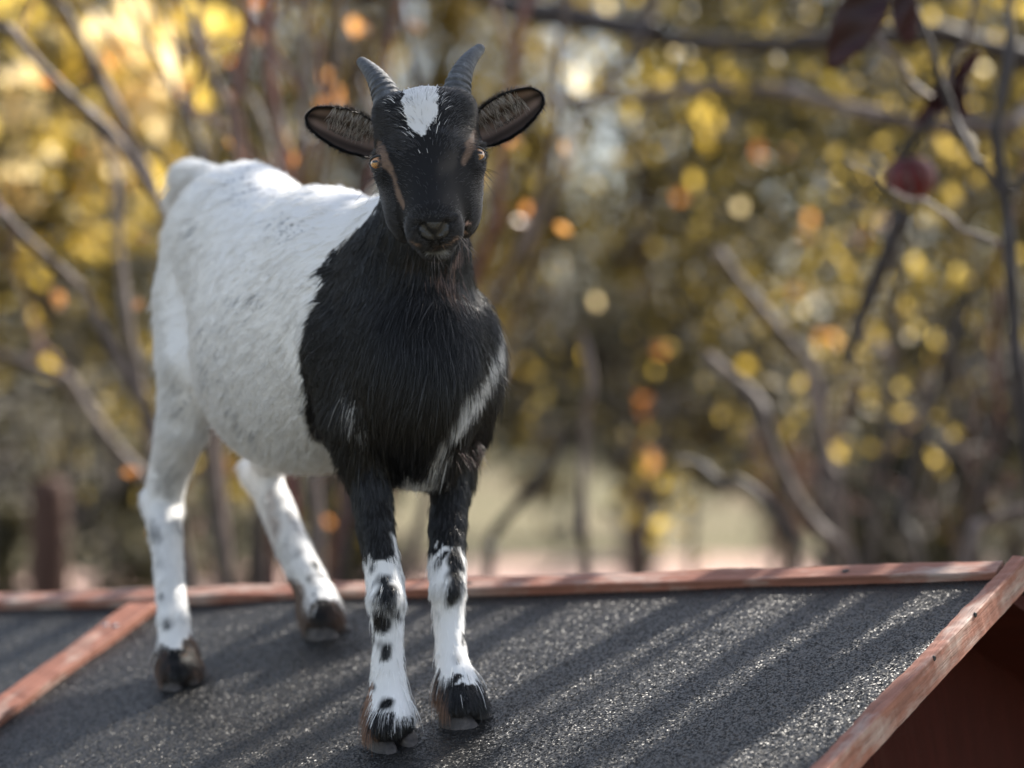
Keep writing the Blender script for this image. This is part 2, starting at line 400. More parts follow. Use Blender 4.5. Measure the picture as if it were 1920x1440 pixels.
# ------------------------------------------------------------------ hair
def make_hair(name, roots, dirs, nrms, length, lift, radius, col, parent, npts=5, droop=.25, curl=None):
    N = len(roots)
    t = np.linspace(0, 1, npts)
    pos = roots[:, None, :] - nrms[:, None, :] * .0008 + dirs[:, None, :] * (length[:, None] * t)[:, :, None] \
        + nrms[:, None, :] * (length[:, None] * lift[:, None] * (t * (1 - .55 * t)))[:, :, None]
    pos[:, :, 2] -= (length[:, None] * droop * t * t)
    if curl is not None: pos += curl[:, None, :] * (length[:, None] * (t * t))[:, :, None]
    hc = bpy.data.hair_curves.new(name)
    hc.add_curves([npts] * N)
    hc.position_data.foreach_set('vector', pos.astype(np.float32).ravel())
    r = hc.attributes.get('radius') or hc.attributes.new('radius', 'FLOAT', 'POINT')
    rad = radius[:, None] * np.array([1.0 if x < .5 else (1 - (x - .5) * 1.7) for x in t])[None, :]
    r.data.foreach_set('value', rad.astype(np.float32).ravel())
    a = hc.attributes.new('strand_color', 'FLOAT_COLOR', 'CURVE')
    a.data.foreach_set('color', np.concatenate([col, np.ones((N, 1))], 1).astype(np.float32).ravel())
    hc.materials.append(m_hair)
    o = bpy.data.objects.new(name, hc); COL.objects.link(o)
    if parent is not None:
        o.parent = parent; q = parent; off = Vector((0, 0, 0))
        while q is not None: off += q.location; q = q.parent
        o.location = -off
    return tag(o, kind='stuff')

def sample_surface(V, F, NRM, n, weight=None):
    T = np.concatenate([F[:, [0, 1, 2]], F[:, [0, 2, 3]]]) if F.shape[1] == 4 else F
    a, b, c = V[T[:, 0]], V[T[:, 1]], V[T[:, 2]]
    ar = np.linalg.norm(np.cross(b - a, c - a), axis=1)
    if weight is not None: ar = ar * weight((a + b + c) / 3)
    i = rng.choice(len(T), n, p=ar / ar.sum())
    u = rng.random((n, 1)); v = rng.random((n, 1)); f = (u + v) > 1; u = np.where(f, 1 - u, u); v = np.where(f, 1 - v, v)
    p = a[i] * (1 - u - v) + b[i] * u + c[i] * v
    nn = NRM[T[i, 0]] * (1 - u - v) + NRM[T[i, 1]] * u + NRM[T[i, 2]] * v
    return p, nn / np.linalg.norm(nn, axis=1)[:, None]

def headness(p):
    hu, hn, ht = head_uv(p)
    return np.clip((hn + 6.5) / 1.5, 0, 1) * np.clip((ht + 7.0 + .0 * hn) / 1.5, 0, 1) * (np.linalg.norm(p - H0, axis=1) < .14)
def wt(p): return 1 + headness(p) * 2.6 + 1.2 * (p[:, 2] < zpx(900, 2.1))
NH = 560000
p, n = sample_surface(BV, BFc, BN, NH, wt)
hu, hn, ht = head_uv(p); hw = headness(p)
# bare skin: eyes, nose pad, lips
e = np.minimum(np.linalg.norm((np.stack([hu - 4.35, hn - .35, ht - .05], 1)) / np.array([1.15, 1.1, .75]), axis=1),
               np.linalg.norm((np.stack([hu + 4.35, hn - .35, ht - .05], 1)) / np.array([1.15, 1.1, .75]), axis=1))
bare = (e < 1) | (np.linalg.norm((np.stack([hu, hn, ht], 1) - np.array([0, 8.5, -1.15])) / np.array([1.2, 1.0, .85]), axis=1) < 1)
md = np.ones(NH)
for a, b in zip(mp[:-1], mp[1:]): md = np.minimum(md, capd(p, a, b, .0030, .0030))
bare |= md < 0
keep = ~bare
p, n, hu, hn, ht, hw = p[keep], n[keep], hu[keep], hn[keep], ht[keep], hw[keep]
N = len(p)
# combing field
dirv = np.zeros((N, 3))
legw = np.clip((zpx(860, 2.15) - p[:, 2]) / .03, 0, 1)
front = np.clip((p @ HD - (BH.mean() + .01)) / .05, 0, 1)
d_body = -HD * .95 + np.array([0, 0, -.45])
d_front = np.array([0, 0, -1.0])[None, :] + (-HD * .35)[None, :]
d_leg = np.array([0, 0, -1.0])
base = d_body[None, :] * (1 - front[:, None]) + d_front * front[:, None]
base = base * (1 - legw[:, None]) + d_leg[None, :] * legw[:, None]
rad_out = HX[None, :] * (hu * .16)[:, None]
d_face = -HN[None, :] * 1.0 + rad_out * 1.4
lowjaw = np.clip((-ht - 3.4) / 1.2, 0, 1)
d_face = d_face * (1 - lowjaw[:, None]) + (np.array([0, .5, -.8]))[None, :] * lowjaw[:, None]
base = base * (1 - hw[:, None]) + d_face * hw[:, None]
sw = [SN(16, 21), SN(16, 22), SN(16, 23)]; sf = [SN(70, 31), SN(70, 32), SN(70, 33)]
swirl = np.stack([f(p) for f in sw], 1) * .17 + np.stack([f(p) for f in sf], 1) * .12
base = base / np.linalg.norm(base, axis=1)[:, None] + swirl * (1 - .5 * hw[:, None]) + rng.normal(0, .10, (N, 3))
base -= n * (base * n).sum(1)[:, None]
base /= np.linalg.norm(base, axis=1)[:, None] + 1e-6
L = np.full(N, .0165)
L = np.where(front > .3, .0175, L); 
chest = np.clip(front, 0, 1) * np.clip((n @ np.array([.3, -.9, 0])) + .3, 0, 1)
L = L + chest * .006
L = L * (1 - legw) + (.0085 + .004 * np.clip(n3(p), 0, 1)) * legw
for k, (nm, zt, dd) in enumerate((('LF', 1300, 2.05), ('RF', 1240, 2.07), ('LR', 1175, 2.30), ('RR', 1100, 2.345))):
    a, b = LEGS[nm][-3][0], LEGS[nm][-1][0]
    m = (np.linalg.norm(p - b, axis=1) < .06) & (p[:, 2] < zpx(zt, dd)); L = np.where(m, .0125 + .007 * (np.abs(n[:, 0]) > .7), L); L = np.where(m & (p[:, 2] < b[2] + .002), .0075, L)
face_l = .0085 + .004 * np.clip(-hn / 5, 0, 1) - .002 * np.clip(hn / 9, 0, 1)
L = L * (1 - hw) + face_l * hw
tl = np.linalg.norm(p - P(350, 340, 2.45), axis=1) < .042
L = np.where(tl, .023, L)
L = np.where((hw > .5) & (ht > .5) & (hn < 2) & (np.abs(hu) < 2.6), .0125, L)
L *= rng.uniform(.65, 1.15, N)
col = pattern(p + base * (L * .42)[:, None], n, .0014); lum = col.mean(1)
lift = np.full(N, .16) + rng.normal(0, .05, N); lift = np.where(tl, .8, lift); lift = lift * (1 - .15 * hw)
lift = np.where(lum < .1, lift + .06 * front, lift - .03)
wild = rng.random(N) < .022; lift = np.where(wild, lift + rng.uniform(.1, .45, N), lift); L = np.where(wild & (hw < .5), L * 1.25, L)
radius = np.full(N, .00027) * (1 - .28 * hw) * (1 - .2 * legw) * rng.uniform(.7, 1.2, N)
cv = col * np.clip(rng.normal(1, .12, N), .5, 1.4)[:, None]
dB = nrm(d_body); dF = np.array([0, 0, 1.0])
pB = p - dB * (p @ dB)[:, None] * .86; pF = p - dF * (p @ dF)[:, None] * .82; pH = p - HN * (p @ HN)[:, None] * .75
st = np.where(hw > .4, SN(260, 81)(pH), np.where((front > .4) | (legw > .4), SN(170, 82)(pF), SN(120, 83)(pB) * .6 + SN(300, 84)(pB) * .5))
isb = lum < .05
cv *= np.where(isb, 1 + .55 * np.clip(st, -1, 1.5), 1 + .09 * st)[:, None]
bl_ = (hw > .5) & ~isb & (lum > .3); cv[bl_] *= (np.clip(rng.normal(.85, .35, bl_.sum()), .15, 1.15))[:, None]
cv[(hw > .5) & ~isb & (lum <= .3)] *= np.clip(rng.normal(1, .5, ((hw > .5) & ~isb & (lum <= .3)).sum()), .1, 2)[:, None]
cv[isb] = cv[isb] * (.6 + rng.exponential(1.0, isb.sum()))[:, None]
fm_ = isb & (hw > .4); cv[fm_] = BLACK * rng.uniform(.9, 7.0, (fm_.sum(), 1)) * (1 + .3 * np.clip(st[fm_], -1, 1))[:, None]  # black face hairs lightened in colour to stand for sky sheen
cv = np.clip(cv, .004, .93)
make_hair('fur', p, base, n, L, lift, radius, cv, body)

# ------------------------------------------------------------------ horns
bh = NB('horn_keratin'); v = bh.coords((1, 1, 1))
nz = bh.noise(v, 90, 6, .7); rg = bh.ramp(nz, [(.25, (.035, .038, .043)), (.55, (.10, .105, .115)), (.8, (.26, .27, .28))])
bh.l(rg, bh.b.inputs['Base Color']); bh.set(Roughness=.62, Specular_IOR_Level=.3); bh.bump(bh.noise(v, 260, 5, .6), .6, .0015)
def tube(pts, rads, seg=20, ring=None):
    V, F = [], []
    pts = [np.asarray(q) for q in pts]
    up = np.array([0.13, .3, 1.0])
    for i, (q, r) in enumerate(zip(pts, rads)):
        d = pts[min(i + 1, len(pts) - 1)] - pts[max(i - 1, 0)]; d = d / (np.linalg.norm(d) + 1e-9)
        if abs(d @ nrm(up)) > .95: up = np.array([1, .2, .1])
        a = nrm(np.cross(d, up)); b = np.cross(d, a)
        for s in range(seg):
            th = 2 * math.pi * s / seg; V.append(q + (a * math.cos(th) + b * math.sin(th)) * r)
    for i in range(len(pts) - 1):
        for s in range(seg):
            F.append((i * seg + s, i * seg + (s + 1) % seg, (i + 1) * seg + (s + 1) % seg, (i + 1) * seg + s))
    return np.array(V), np.array(F)
def bez(p0, p1, p2, p3, n):
    t = np.linspace(0, 1, n)[:, None]
    return (1 - t) ** 3 * p0 + 3 * (1 - t) ** 2 * t * p1 + 3 * (1 - t) * t * t * p2 + t ** 3 * p3
for ctl in (((728, 192, 2.03), (716, 156, 2.035), (700, 134, 2.045), (673, 112, 2.06)), ((855, 184, 2.03), (860, 142, 2.035), (872, 112, 2.045), (906, 87, 2.06))):
    q = [P(*c) for c in ctl]; n_ = 70
    pts = bez(*q, n_); t = np.linspace(0, 1, n_)
    rr = .0130 * (1 - t) ** .95 + .0040 * t
    for g_, a_ in ((.10, .10), (.19, .13), (.30, .09), (.40, .07), (.52, .05)): rr = rr * (1 - a_ * np.exp(-((t - g_ - .004 * (ctl[0][0] % 5)) / .013) ** 2)) * (1 + a_ * .4 * np.exp(-((t - g_ - .035) / .02) ** 2))
    rr = rr * (1 + .012 * np.sin(t * 61 + 1 + ctl[0][0]))
    rr = np.where(t > .93, rr * np.sqrt(np.clip(1 - ((t - .93) / .07) ** 2, .02, 1)), rr)
    V, F = tube(pts, rr, 28)
    o = link('horn', mesh_np('horn', V, F), bh.m, goat)

# ------------------------------------------------------------------ ears
be = NB('ear_skin'); a = be.n('ShaderNodeAttribute', attribute_name='coat'); be.l(a.outputs[0], be.b.inputs['Base Color']); be.set(Roughness=.7, Specular_IOR_Level=.2)
be.b.inputs['Subsurface Weight'].default_value = .15; be.b.inputs['Subsurface Radius'].default_value = (.004, .0015, .001)
def make_ear(root, tip, width, opn, s):
    """a leaf-shaped cup: root/tip in world space; opn = direction the cup opens to"""
    ax = tip - root; Ln = np.linalg.norm(ax); ax = ax / Ln
    o_ = nrm(opn - ax * (opn @ ax)); sd_ = np.cross(ax, o_)
    if sd_[2] < 0: sd_ = -sd_
    nu, nv = 40, 25
    t = np.linspace(0, 1, nu)
    t = 1 - (1 - t) ** 1.7
    wprof = width * .5 * np.interp(t, [0, .15, .35, .55, .75, .9, 1], [.58, .86, 1.0, .98, .80, .58, .40])
    wprof = wprof * np.where(t > .88, np.sqrt(np.clip(1 - ((t - .88) / .12) ** 2, .0008, 1)), 1)
    base_curve = np.interp(t, [0, .25, .6, 1], [1.95, 1.5, 1.2, .85])     # wrap half-angle
    V = []; N_ = []
    for side in (0, 1):                                                   # inner and outer skin
        for i in range(nu):
            ang = base_curve[i]
            for j in range(nv):
                u = (j / (nv - 1) * 2 - 1)
                th = u * ang; rr_ = wprof[i] / max(math.sin(min(ang, 1.57)), .3)
                rr_ = rr_ - (0 if side else .0016 * (math.sin(u * 8.5 + t[i] * 1.5) * (1 - u * u) * (math.sin(math.pi * min(1, t[i] * 1.15)) ** .7)))
                off = .0013 * (1 - abs(u) ** 6) * (1 if side else 0)
                c = root + ax * Ln * t[i] - o_ * (Ln * .05 * math.sin(t[i] * math.pi))
                c = c + o_ * Ln * .10 * t[i] ** 3
                V.append(c + sd_ * math.sin(th) * (rr_ + off) - o_ * (math.cos(th) * (rr_ + off) - rr_ * .55))
    V = np.array(V); F = []
    for side in (0, 1):
        b0 = side * nu * nv
        for i in range(nu - 1):
            for j in range(nv - 1):
                q = [b0 + i * nv + j, b0 + i * nv + j + 1, b0 + (i + 1) * nv + j + 1, b0 + (i + 1) * nv + j]
                F.append(q if side else q[::-1])
    for i in range(nu - 1):
        for j in (0, nv - 1):
            a0 = i * nv + j; a1 = (i + 1) * nv + j; b0 = nu * nv
            F.append([a0, a1, a1 + b0, a0 + b0])
    for j in range(nv - 1):
        i0 = (nu - 1) * nv + j; F.append([i0, i0 + 1, i0 + 1 + nu * nv, i0 + nu * nv])
    F = np.array(F)
    me = mesh_np('ear', V, F)
    bm = bmesh.new(); bm.from_mesh(me); bmesh.ops.recalc_face_normals(bm, faces=bm.faces); bm.to_mesh(me); bm.free()
    K = nu * nv
    uu = np.abs(np.tile(np.linspace(-1, 1, nv), nu)); tt = np.repeat(t, nv)
    rim = np.clip((uu - .62) * 2.6, 0, 1) + np.clip((tt - .85) * 6, 0, 1); rim = np.clip(rim, 0, 1)[:, None]
    inner = (np.array([.26, .19, .165]) * (1 - rim) + np.array([.02, .016, .015]) * rim)
    us_ = np.tile(np.linspace(-1, 1, nv), nu); inner = inner * (.62 + .38 * np.sin(us_ * 8.5 + tt * 1.5 + math.pi))[:, None]  # fold valleys darkened in the colour, standing for shade
    outer = np.tile(BLACK, (K, 1))
    coat_attr(me, np.concatenate([inner, outer]))
    ear = link('ear', me, be.m, goat)
    # hair: outer fuzz, rim fringe, long pale hairs inside
    NR = np.zeros(len(V) * 3, np.float32); me.vertices.foreach_get('normal', NR); NR = NR.reshape(-1, 3)
    Fq = F[: 2 * (nu - 1) * (nv - 1)]
    nq = (nu - 1) * (nv - 1)
    pi, ni = sample_surface(V, Fq[:nq], NR, 9000); po, no = sample_surface(V, Fq[nq:], NR, 9000)
    def fld(pp, nn, ln, outw):
        rel = (pp - root); lat = rel @ sd_
        d = ax[None, :] * .8 + sd_[None, :] * np.clip(lat / (width * .5), -1, 1)[:, None] * outw + rng.normal(0, .16, pp.shape)
        d -= nn * (d * nn).sum(1)[:, None]; return d / np.linalg.norm(d, axis=1)[:, None]
    lat = np.clip(np.abs((pi - root) @ sd_) / (width * .5), 0, 1); al = (pi - root) @ ax / Ln
    ci = np.array([.32, .25, .22])[None, :] * rng.uniform(.5, 1.5, (len(pi), 1)); ci[(lat > .8) | (al > .88)] *= .25
    ci *= np.clip(.55 + .9 * np.clip(al, 0, 1) + .35 * np.sin(lat * 9 + al * 5), .12, 1.5)[:, None]  # shade of the folds and ear root put into hair colour
    make_hair('fur', pi, fld(pi, ni, 0, .8), ni, np.full(len(pi), .0045) * rng.uniform(.6, 1.2, len(pi)), np.full(len(pi), .2), np.full(len(pi), .00014), ci, ear, 4, .05)
    make_hair('fur', po, fld(po, no, 0, .8), no, np.full(len(po), .006) * rng.uniform(.6, 1.2, len(po)), np.full(len(po), .22), np.full(len(po), .00015), np.tile(BLACK, (len(po), 1)) * rng.uniform(.7, 2.2, (len(po), 1)), ear, 4, .05)
    # pale tufts growing from the upper wall of the cup
    m = (rng.random(len(pi)) < .20) & (n3(pi) > -.3)
    m &= (al > .12) & (al < .72)
    d = -sd_[None, :] * .9 + ax[None, :] * rng.uniform(-.2, .5, (m.sum(), 1)) + o_[None, :] * .35 + rng.normal(0, .15, (m.sum(), 3)); d /= np.linalg.norm(d, axis=1)[:, None]
    up_ = ((pi[m] - root) @ sd_) > -.002
    make_hair('ear_tuft', pi[m][up_], d[up_], ni[m][up_], rng.uniform(.004, .0095, up_.sum()), np.full(up_.sum(), .35), np.full(up_.sum(), .00016), np.tile(np.array([.50, .46, .43]), (up_.sum(), 1)) * rng.uniform(.25, 1.3, (up_.sum(), 1)), ear, 5, .1)
    return ear
opl = nrm(np.array([-.15, -.93, -.15])); opr = nrm(np.array([.12, -.93, -.18]))
make_ear(P(716, 268, 2.050), P(574, 214, 2.03), .035, opl, -1)
make_ear(P(890, 252, 2.050), P(1017, 174, 2.03), .036, opr, 1)

# ------------------------------------------------------------------ eyes
bI = NB('amber_iris'); g = bI.noise(bI.coords((1, 1, 1)), 900, 3); bI.l(bI.ramp(g, [(.3, (.20, .075, .02)), (.7, (.62, .30, .09))]), bI.b.inputs['Base Color'])
bI.set(Roughness=.03, Specular_IOR_Level=.9, Coat_Weight=1.0); bI.b.inputs['Coat Roughness'].default_value = .02
bP = NB('pupil_black'); bP.set(Base_Color=(.004, .004, .006, 1), Roughness=.05)
bL = NB('eyelid_skin'); bL.set(Base_Color=(.012, .011, .012, 1), Roughness=.35)
for s, (ex, ey) in ((-1, (705, 306)), (1, (899, 289))):
    c = hp(3.80 * s if s > 0 else -4.0, .25, .10); r = .0080
    vdir = nrm(P(ex, ey, 1.95) - c)
    me = bpy.data.meshes.new('eye'); bm = bmesh.new(); bmesh.ops.create_uvsphere(bm, u_segments=40, v_segments=24, radius=r)
    bm.transform(Matrix.Translation(Vector(c))); 
    for f in bm.faces: f.smooth = True
    bm.to_mesh(me); bm.free()
    eye = link('eye', me, bI.m, goat)
    # horizontal pupil: a lens-shaped patch of the sphere, 0.2 mm proud
    fw = nrm(HX * s * .62 + HT * .50 + HN * .35 + np.array([0, -.45, 0])); rt = nrm(np.cross(UP, fw)); uv_ = np.cross(fw, rt)
    V = []; F = []
    for i in range(13):
        for j in range(7):
            a = (i / 12 * 2 - 1) * .36; b = (j / 6 * 2 - 1) * .13 * math.sqrt(max(0, 1 - (i / 12 * 2 - 1) ** 4)) 
            V.append(c + nrm(fw + rt * math.tan(a) + uv_ * math.tan(b)) * (r + .00015))
    for i in range(12):
        for j in range(6): F.append((i * 7 + j, i * 7 + j + 1, (i + 1) * 7 + j + 1, (i + 1) * 7 + j))
    link('pupil', mesh_np('pupil', V, F), bP.m, eye)
    # eyelid: torus-like rim round the opening
    ef = nrm(vdir + HX * s * .25 + np.array([0, 0, -.05])); er = nrm(HX - ef * (HX @ ef)); eu = np.cross(ef, er); eu = eu if eu[2] > 0 else -eu
    pts = []
    for i in range(41):
        th = 2 * math.pi * i / 40; ca, sa = math.cos(th), math.sin(th)
        yy = (.0062 if sa > 0 else .0052) * sa * (1 - .25 * abs(ca) ** 2)
        q = er * ca * .0084 + eu * yy
        pts.append(c + ef * math.sqrt(max(r * r - q @ q, 1e-8)) + q)
    V, F = tube(pts, [.0013] * 41, 10)
    link('eyelid', mesh_np('eyelid', V, F), bL.m, eye)

# ------------------------------------------------------------------ hooves (two claws each)
PL_TAN, PL_AZ = .36, R(38)
pa, pb = PL_TAN * math.sin(PL_AZ), PL_TAN * math.cos(PL_AZ)
f1 = ray(735, 1395) * 2.05; pc = f1[2] - pa * f1[0] - pb * f1[1]
PN = nrm(np.array([-pa, -pb, 1.0]))
def roof(px, py, h=0.0):
    r = ray(px, py); t = (pc) / (r[2] - pa * r[0] - pb * r[1])
    return r * t + np.array([0, 0, CAMZ]) + PN * h
bk = NB('hoof_horn'); v = bk.coords((1, 1, 1)); bk.l(bk.ramp(bk.noise(v, 140, 5), [(.3, (.022, .020, .019)), (.6, (.07, .06, .055)), (.8, (.17, .15, .14))]), bk.b.inputs['Base Color'])
bk.set(Roughness=.6); bk.bump(bk.noise(v, 400, 4), .5, .001)
for nm, sole, fdir in (('LF', (738, 1398), HD + SD * -.25), ('RF', (872, 1354), HD + SD * .15), ('LR', (337, 1283), HD + SD * -.2), ('RR', (612, 1190), HD + SD * .3)):
    top = LEGS[nm][-1][0]; so = roof(*sole)
    fd = fdir - PN * (fdir @ PN); fd = nrm(fd); sdv = np.cross(PN, fd)
    grp = []
    VV = []; FF = []
    for s in (-1, 1):
        base_i = len(VV)
        nr, ns = 9, 22
        for i in range(nr):
            t = i / (nr - 1)
            cen = so + PN * .0005 + sdv * s * (.0108 - .0025 * t) * 1.05 + fd * (.005 - .009 * t) + (top - so) * t * .62
            hw_ = .0112 * (1 - .20 * t); ll = .0225 * (1 - .34 * t)
            for j in range(ns):
                th = 2 * math.pi * j / ns
                cx = math.cos(th); sx = math.sin(th)
                xx = hw_ * math.copysign(abs(sx) ** .75, sx); yy = ll * math.copysign(abs(cx) ** .8, cx)
                if cx > 0: xx *= 1 - .45 * cx; 
                xx -= s * .002 * max(cx, 0)
                q = cen + sdv * xx + fd * yy; 
                if i == 0: q = q - PN * ((q - so) @ PN) + PN * .0006
                VV.append(q)
        for i in range(nr - 1):
            for j in range(ns): FF.append((base_i + i * ns + j, base_i + i * ns + (j + 1) % ns, base_i + (i + 1) * ns + (j + 1) % ns, base_i + (i + 1) * ns + j))
    me = mesh_np('hoof', VV, FF)
    bm = bmesh.new(); bm.from_mesh(me); bmesh.ops.holes_fill(bm, edges=[e for e in bm.edges if e.is_boundary], sides=0); bmesh.ops.recalc_face_normals(bm, faces=bm.faces); bm.to_mesh(me); bm.free()
    link('hoof', me, bk.m, goat)

# long stray hairs: brows, cheeks, chin, throat
wr, wd, wl, wc = [], [], [], []
def strays(px, py, n_, dx, dz, ln, c, sp=14):
    for k in range(n_):
        h = hit(px + rng.normal() * sp, py + rng.normal() * sp)
        if h is None: continue
        wr.append(h); wd.append(nrm(np.array([dx + rng.normal() * .25, -.35 + rng.normal() * .3, dz + rng.normal() * .2]))); wl.append(ln * rng.uniform(.6, 1.2)); wc.append(np.array(c) * rng.uniform(.5, 1.5))
strays(712, 330, 7, -.9, -.35, .024, (.01, .01, .01), 5); strays(900, 315, 7, .9, -.3, .022, (.01, .01, .01), 5)
strays(815, 488, 10, .1, -.8, .013, (.12, .10, .09), 10); strays(870, 450, 10, .6, -.6, .013, (.3, .25, .22), 8)
strays(835, 520, 60, .15, -.9, .017, (.22, .15, .13), 16); strays(868, 560, 50, .25, -.9, .016, (.12, .06, .05), 20)  # brown tint paints sunlight on the throat hairs
strays(888, 850, 40, .7, -.7, .016, (.10, .05, .045), 16); strays(930, 720, 40, .8, -.5, .018, (.03, .03, .03), 22); strays(780, 430, 10, -.4, -.3, .010, (.03, .03, .03), 8)
wr, wd, wl, wc = map(np.array, (wr, wd, wl, wc))
make_hair('whiskers', wr, wd, np.tile([0, -1.0, 0], (len(wr), 1)), wl, np.full(len(wr), .1), np.full(len(wr), .00018), wc, body, 7, .25)

# ------------------------------------------------------------------ shelter the goat stands on
def grain_mesh(name, V, F, LC, smooth=False):
    me = mesh_np(name, V, F, smooth)
    a = me.attributes.new('grain', 'FLOAT_VECTOR', 'POINT'); a.data.foreach_set('vector', np.asarray(LC, np.float32).ravel())
    return me
def board(name, a, b, side, up, wdt, lo, hi, mat, parent, ch=.0012, wob=.0006, nseg=90, seed=0):
    """plank from a to b; 'side' direction for its width (0..wdt), 'up' for its height (lo..hi)"""
    ax = b - a; Ln = np.linalg.norm(ax)
    prof = [(ch, lo), (wdt - ch, lo), (wdt, lo + ch), (wdt, hi - ch), (wdt - ch, hi), (wdt * .5, hi + .0002), (ch, hi), (0, hi - ch), (0, lo + ch)]
    V, F, LC = [], [], []
    w1, w2 = SN(14, 50 + seed), SN(60, 60 + seed)
    for i in range(nseg + 1):
        t = i / nseg
        for s_, u_ in prof:
            q = a + ax * t + side * s_ + up * u_
            k = (w1(q[None])[0] * wob + w2(q[None])[0] * wob * .5)
            V.append(q + up * (k if u_ > (lo + hi) / 2 else 0) + side * k * (1 if s_ > wdt / 2 else -1) * .7); LC.append((t * Ln, s_ + seed * .37, u_))
    m = len(prof)
    for i in range(nseg):
        for j in range(m): F.append((i * m + j, i * m + (j + 1) % m, (i + 1) * m + (j + 1) % m, (i + 1) * m + j))
    me = grain_mesh(name, V, F, LC)
    bm = bmesh.new(); bm.from_mesh(me); bmesh.ops.holes_fill(bm, edges=[e for e in bm.edges if e.is_boundary], sides=0); bmesh.ops.recalc_face_normals(bm, faces=bm.faces); bm.to_mesh(me); bm.free()
    return link(name, me, mat, parent)
def wood_mat(name, red, worn, amt):
    b = NB(name); at = b.n('ShaderNodeAttribute', attribute_name='grain')
    mp_ = b.n('ShaderNodeMapping'); mp_.inputs['Scale'].default_value = (9, 160, 160); b.l(at.outputs['Vector'], mp_.inputs[0])
    g1 = b.noise(mp_.outputs[0], 1.0, 6, .65, .4)
    mp2 = b.n('ShaderNodeMapping'); mp2.inputs['Scale'].default_value = (14, 45, 45); b.l(at.outputs['Vector'], mp2.inputs[0])
    g2 = b.noise(mp2.outputs[0], 1.0, 5, .6)
    mp3 = b.n('ShaderNodeMapping'); mp3.inputs['Scale'].default_value = (40, 700, 700); b.l(at.outputs['Vector'], mp3.inputs[0])
    g3 = b.noise(mp3.outputs[0], 1.0, 3, .6)
    c = b.mix(b.ramp(g1, [(.35, (0, 0, 0)), (.7, (1, 1, 1))]), [x * .72 for x in red], [min(1, x * 1.25) for x in red])
    c = b.mix(b.ramp(g2, [(.60 - amt * .25, (0, 0, 0)), (.72, (1, 1, 1))]), c, worn)
    c = b.mix(b.ramp(g3, [(.25, (1, 1, 1)), (.42, (0, 0, 0))]), c, [x * .35 for x in red])
    b.l(c, b.b.inputs['Base Color']); b.set(Roughness=.68, Specular_IOR_Level=.3)
    ad = b.n('ShaderNodeMath', operation='ADD'); b.l(g1, ad.inputs[0]); b.l(g3, ad.inputs[1])
    b.bump(ad.outputs[0], .5, .002)
    return b.m
m_wood = wood_mat('weathered_red_wood', (.28, .120, .082), (.44, .365, .32), .5)
m_wood2 = wood_mat('red_batten_wood', (.29, .118, .078), (.40, .31, .26), .4)
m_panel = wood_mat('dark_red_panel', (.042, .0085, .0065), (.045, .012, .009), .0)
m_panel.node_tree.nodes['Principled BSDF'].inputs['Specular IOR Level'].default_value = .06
bf = NB('mineral_felt'); v = bf.coords((1, 1, 1))
vo = bf.n('ShaderNodeTexVoronoi', iScale=820.0, iRandomness=1.0); bf.l(v, vo.inputs['Vector'])
vo2 = bf.n('ShaderNodeTexVoronoi', iScale=380.0, iRandomness=1.0); bf.l(v, vo2.inputs['Vector'])
sb = bf.n('ShaderNodeVectorMath', operation='SUBTRACT'); bf.l(vo.outputs['Color'], sb.inputs[0]); sb.inputs[1].default_value = (.5, .5, .5)
sc_ = bf.n('ShaderNodeVectorMath', operation='SCALE'); bf.l(sb.outputs[0], sc_.inputs[0]); sc_.inputs['Scale'].default_value = 1.2
sb2 = bf.n('ShaderNodeVectorMath', operation='SUBTRACT'); bf.l(vo2.outputs['Color'], sb2.inputs[0]); sb2.inputs[1].default_value = (.5, .5, .5)
sc2 = bf.n('ShaderNodeVectorMath', operation='SCALE'); bf.l(sb2.outputs[0], sc2.inputs[0]); sc2.inputs['Scale'].default_value = .55
ge = bf.n('ShaderNodeNewGeometry'); a1 = bf.n('ShaderNodeVectorMath', operation='ADD'); bf.l(ge.outputs['Normal'], a1.inputs[0]); bf.l(sc_.outputs[0], a1.inputs[1])
a2 = bf.n('ShaderNodeVectorMath', operation='ADD'); bf.l(a1.outputs[0], a2.inputs[0]); bf.l(sc2.outputs[0], a2.inputs[1])
nn_ = bf.n('ShaderNodeVectorMath', operation='NORMALIZE'); bf.l(a2.outputs[0], nn_.inputs[0]); bf.l(nn_.outputs[0], bf.b.inputs['Normal'])
gr = bf.ramp(vo.outputs['Distance'], [(0, (.012, .0115, .011)), (.8, (.0035, .0035, .0035))])
gr2 = bf.mix(bf.ramp(bf.noise(v, 7, 5, .6), [(.4, (0, 0, 0)), (.75, (1, 1, 1))]), gr, (.015, .0145, .014))
bf.l(gr2, bf.b.inputs['Base Color']); bf.set(Roughness=.46, Specular_IOR_Level=.36)

shelter = empty('goat_shelter', (0.1, 2.4, 0))
tag(shelter, 'low wooden animal shelter with black felt roof and worn red battens under the goat', 'animal shelter')
rA, rB = roof(1868, 1093), roof(0, 1146)
RU = nrm(rB - rA)                                  # along the ridge, towards the left
RV = np.cross(PN, RU); RV = RV if RV @ np.array([0, 0, 1]) > 0 else -RV      # up the slope
ridge_r = rA - RU * .0; ridge_l = rA + RU * 2.3
vin = roof(1876, 1091); vdn = roof(1540, 1445); VDs = nrm(vdn - vin)
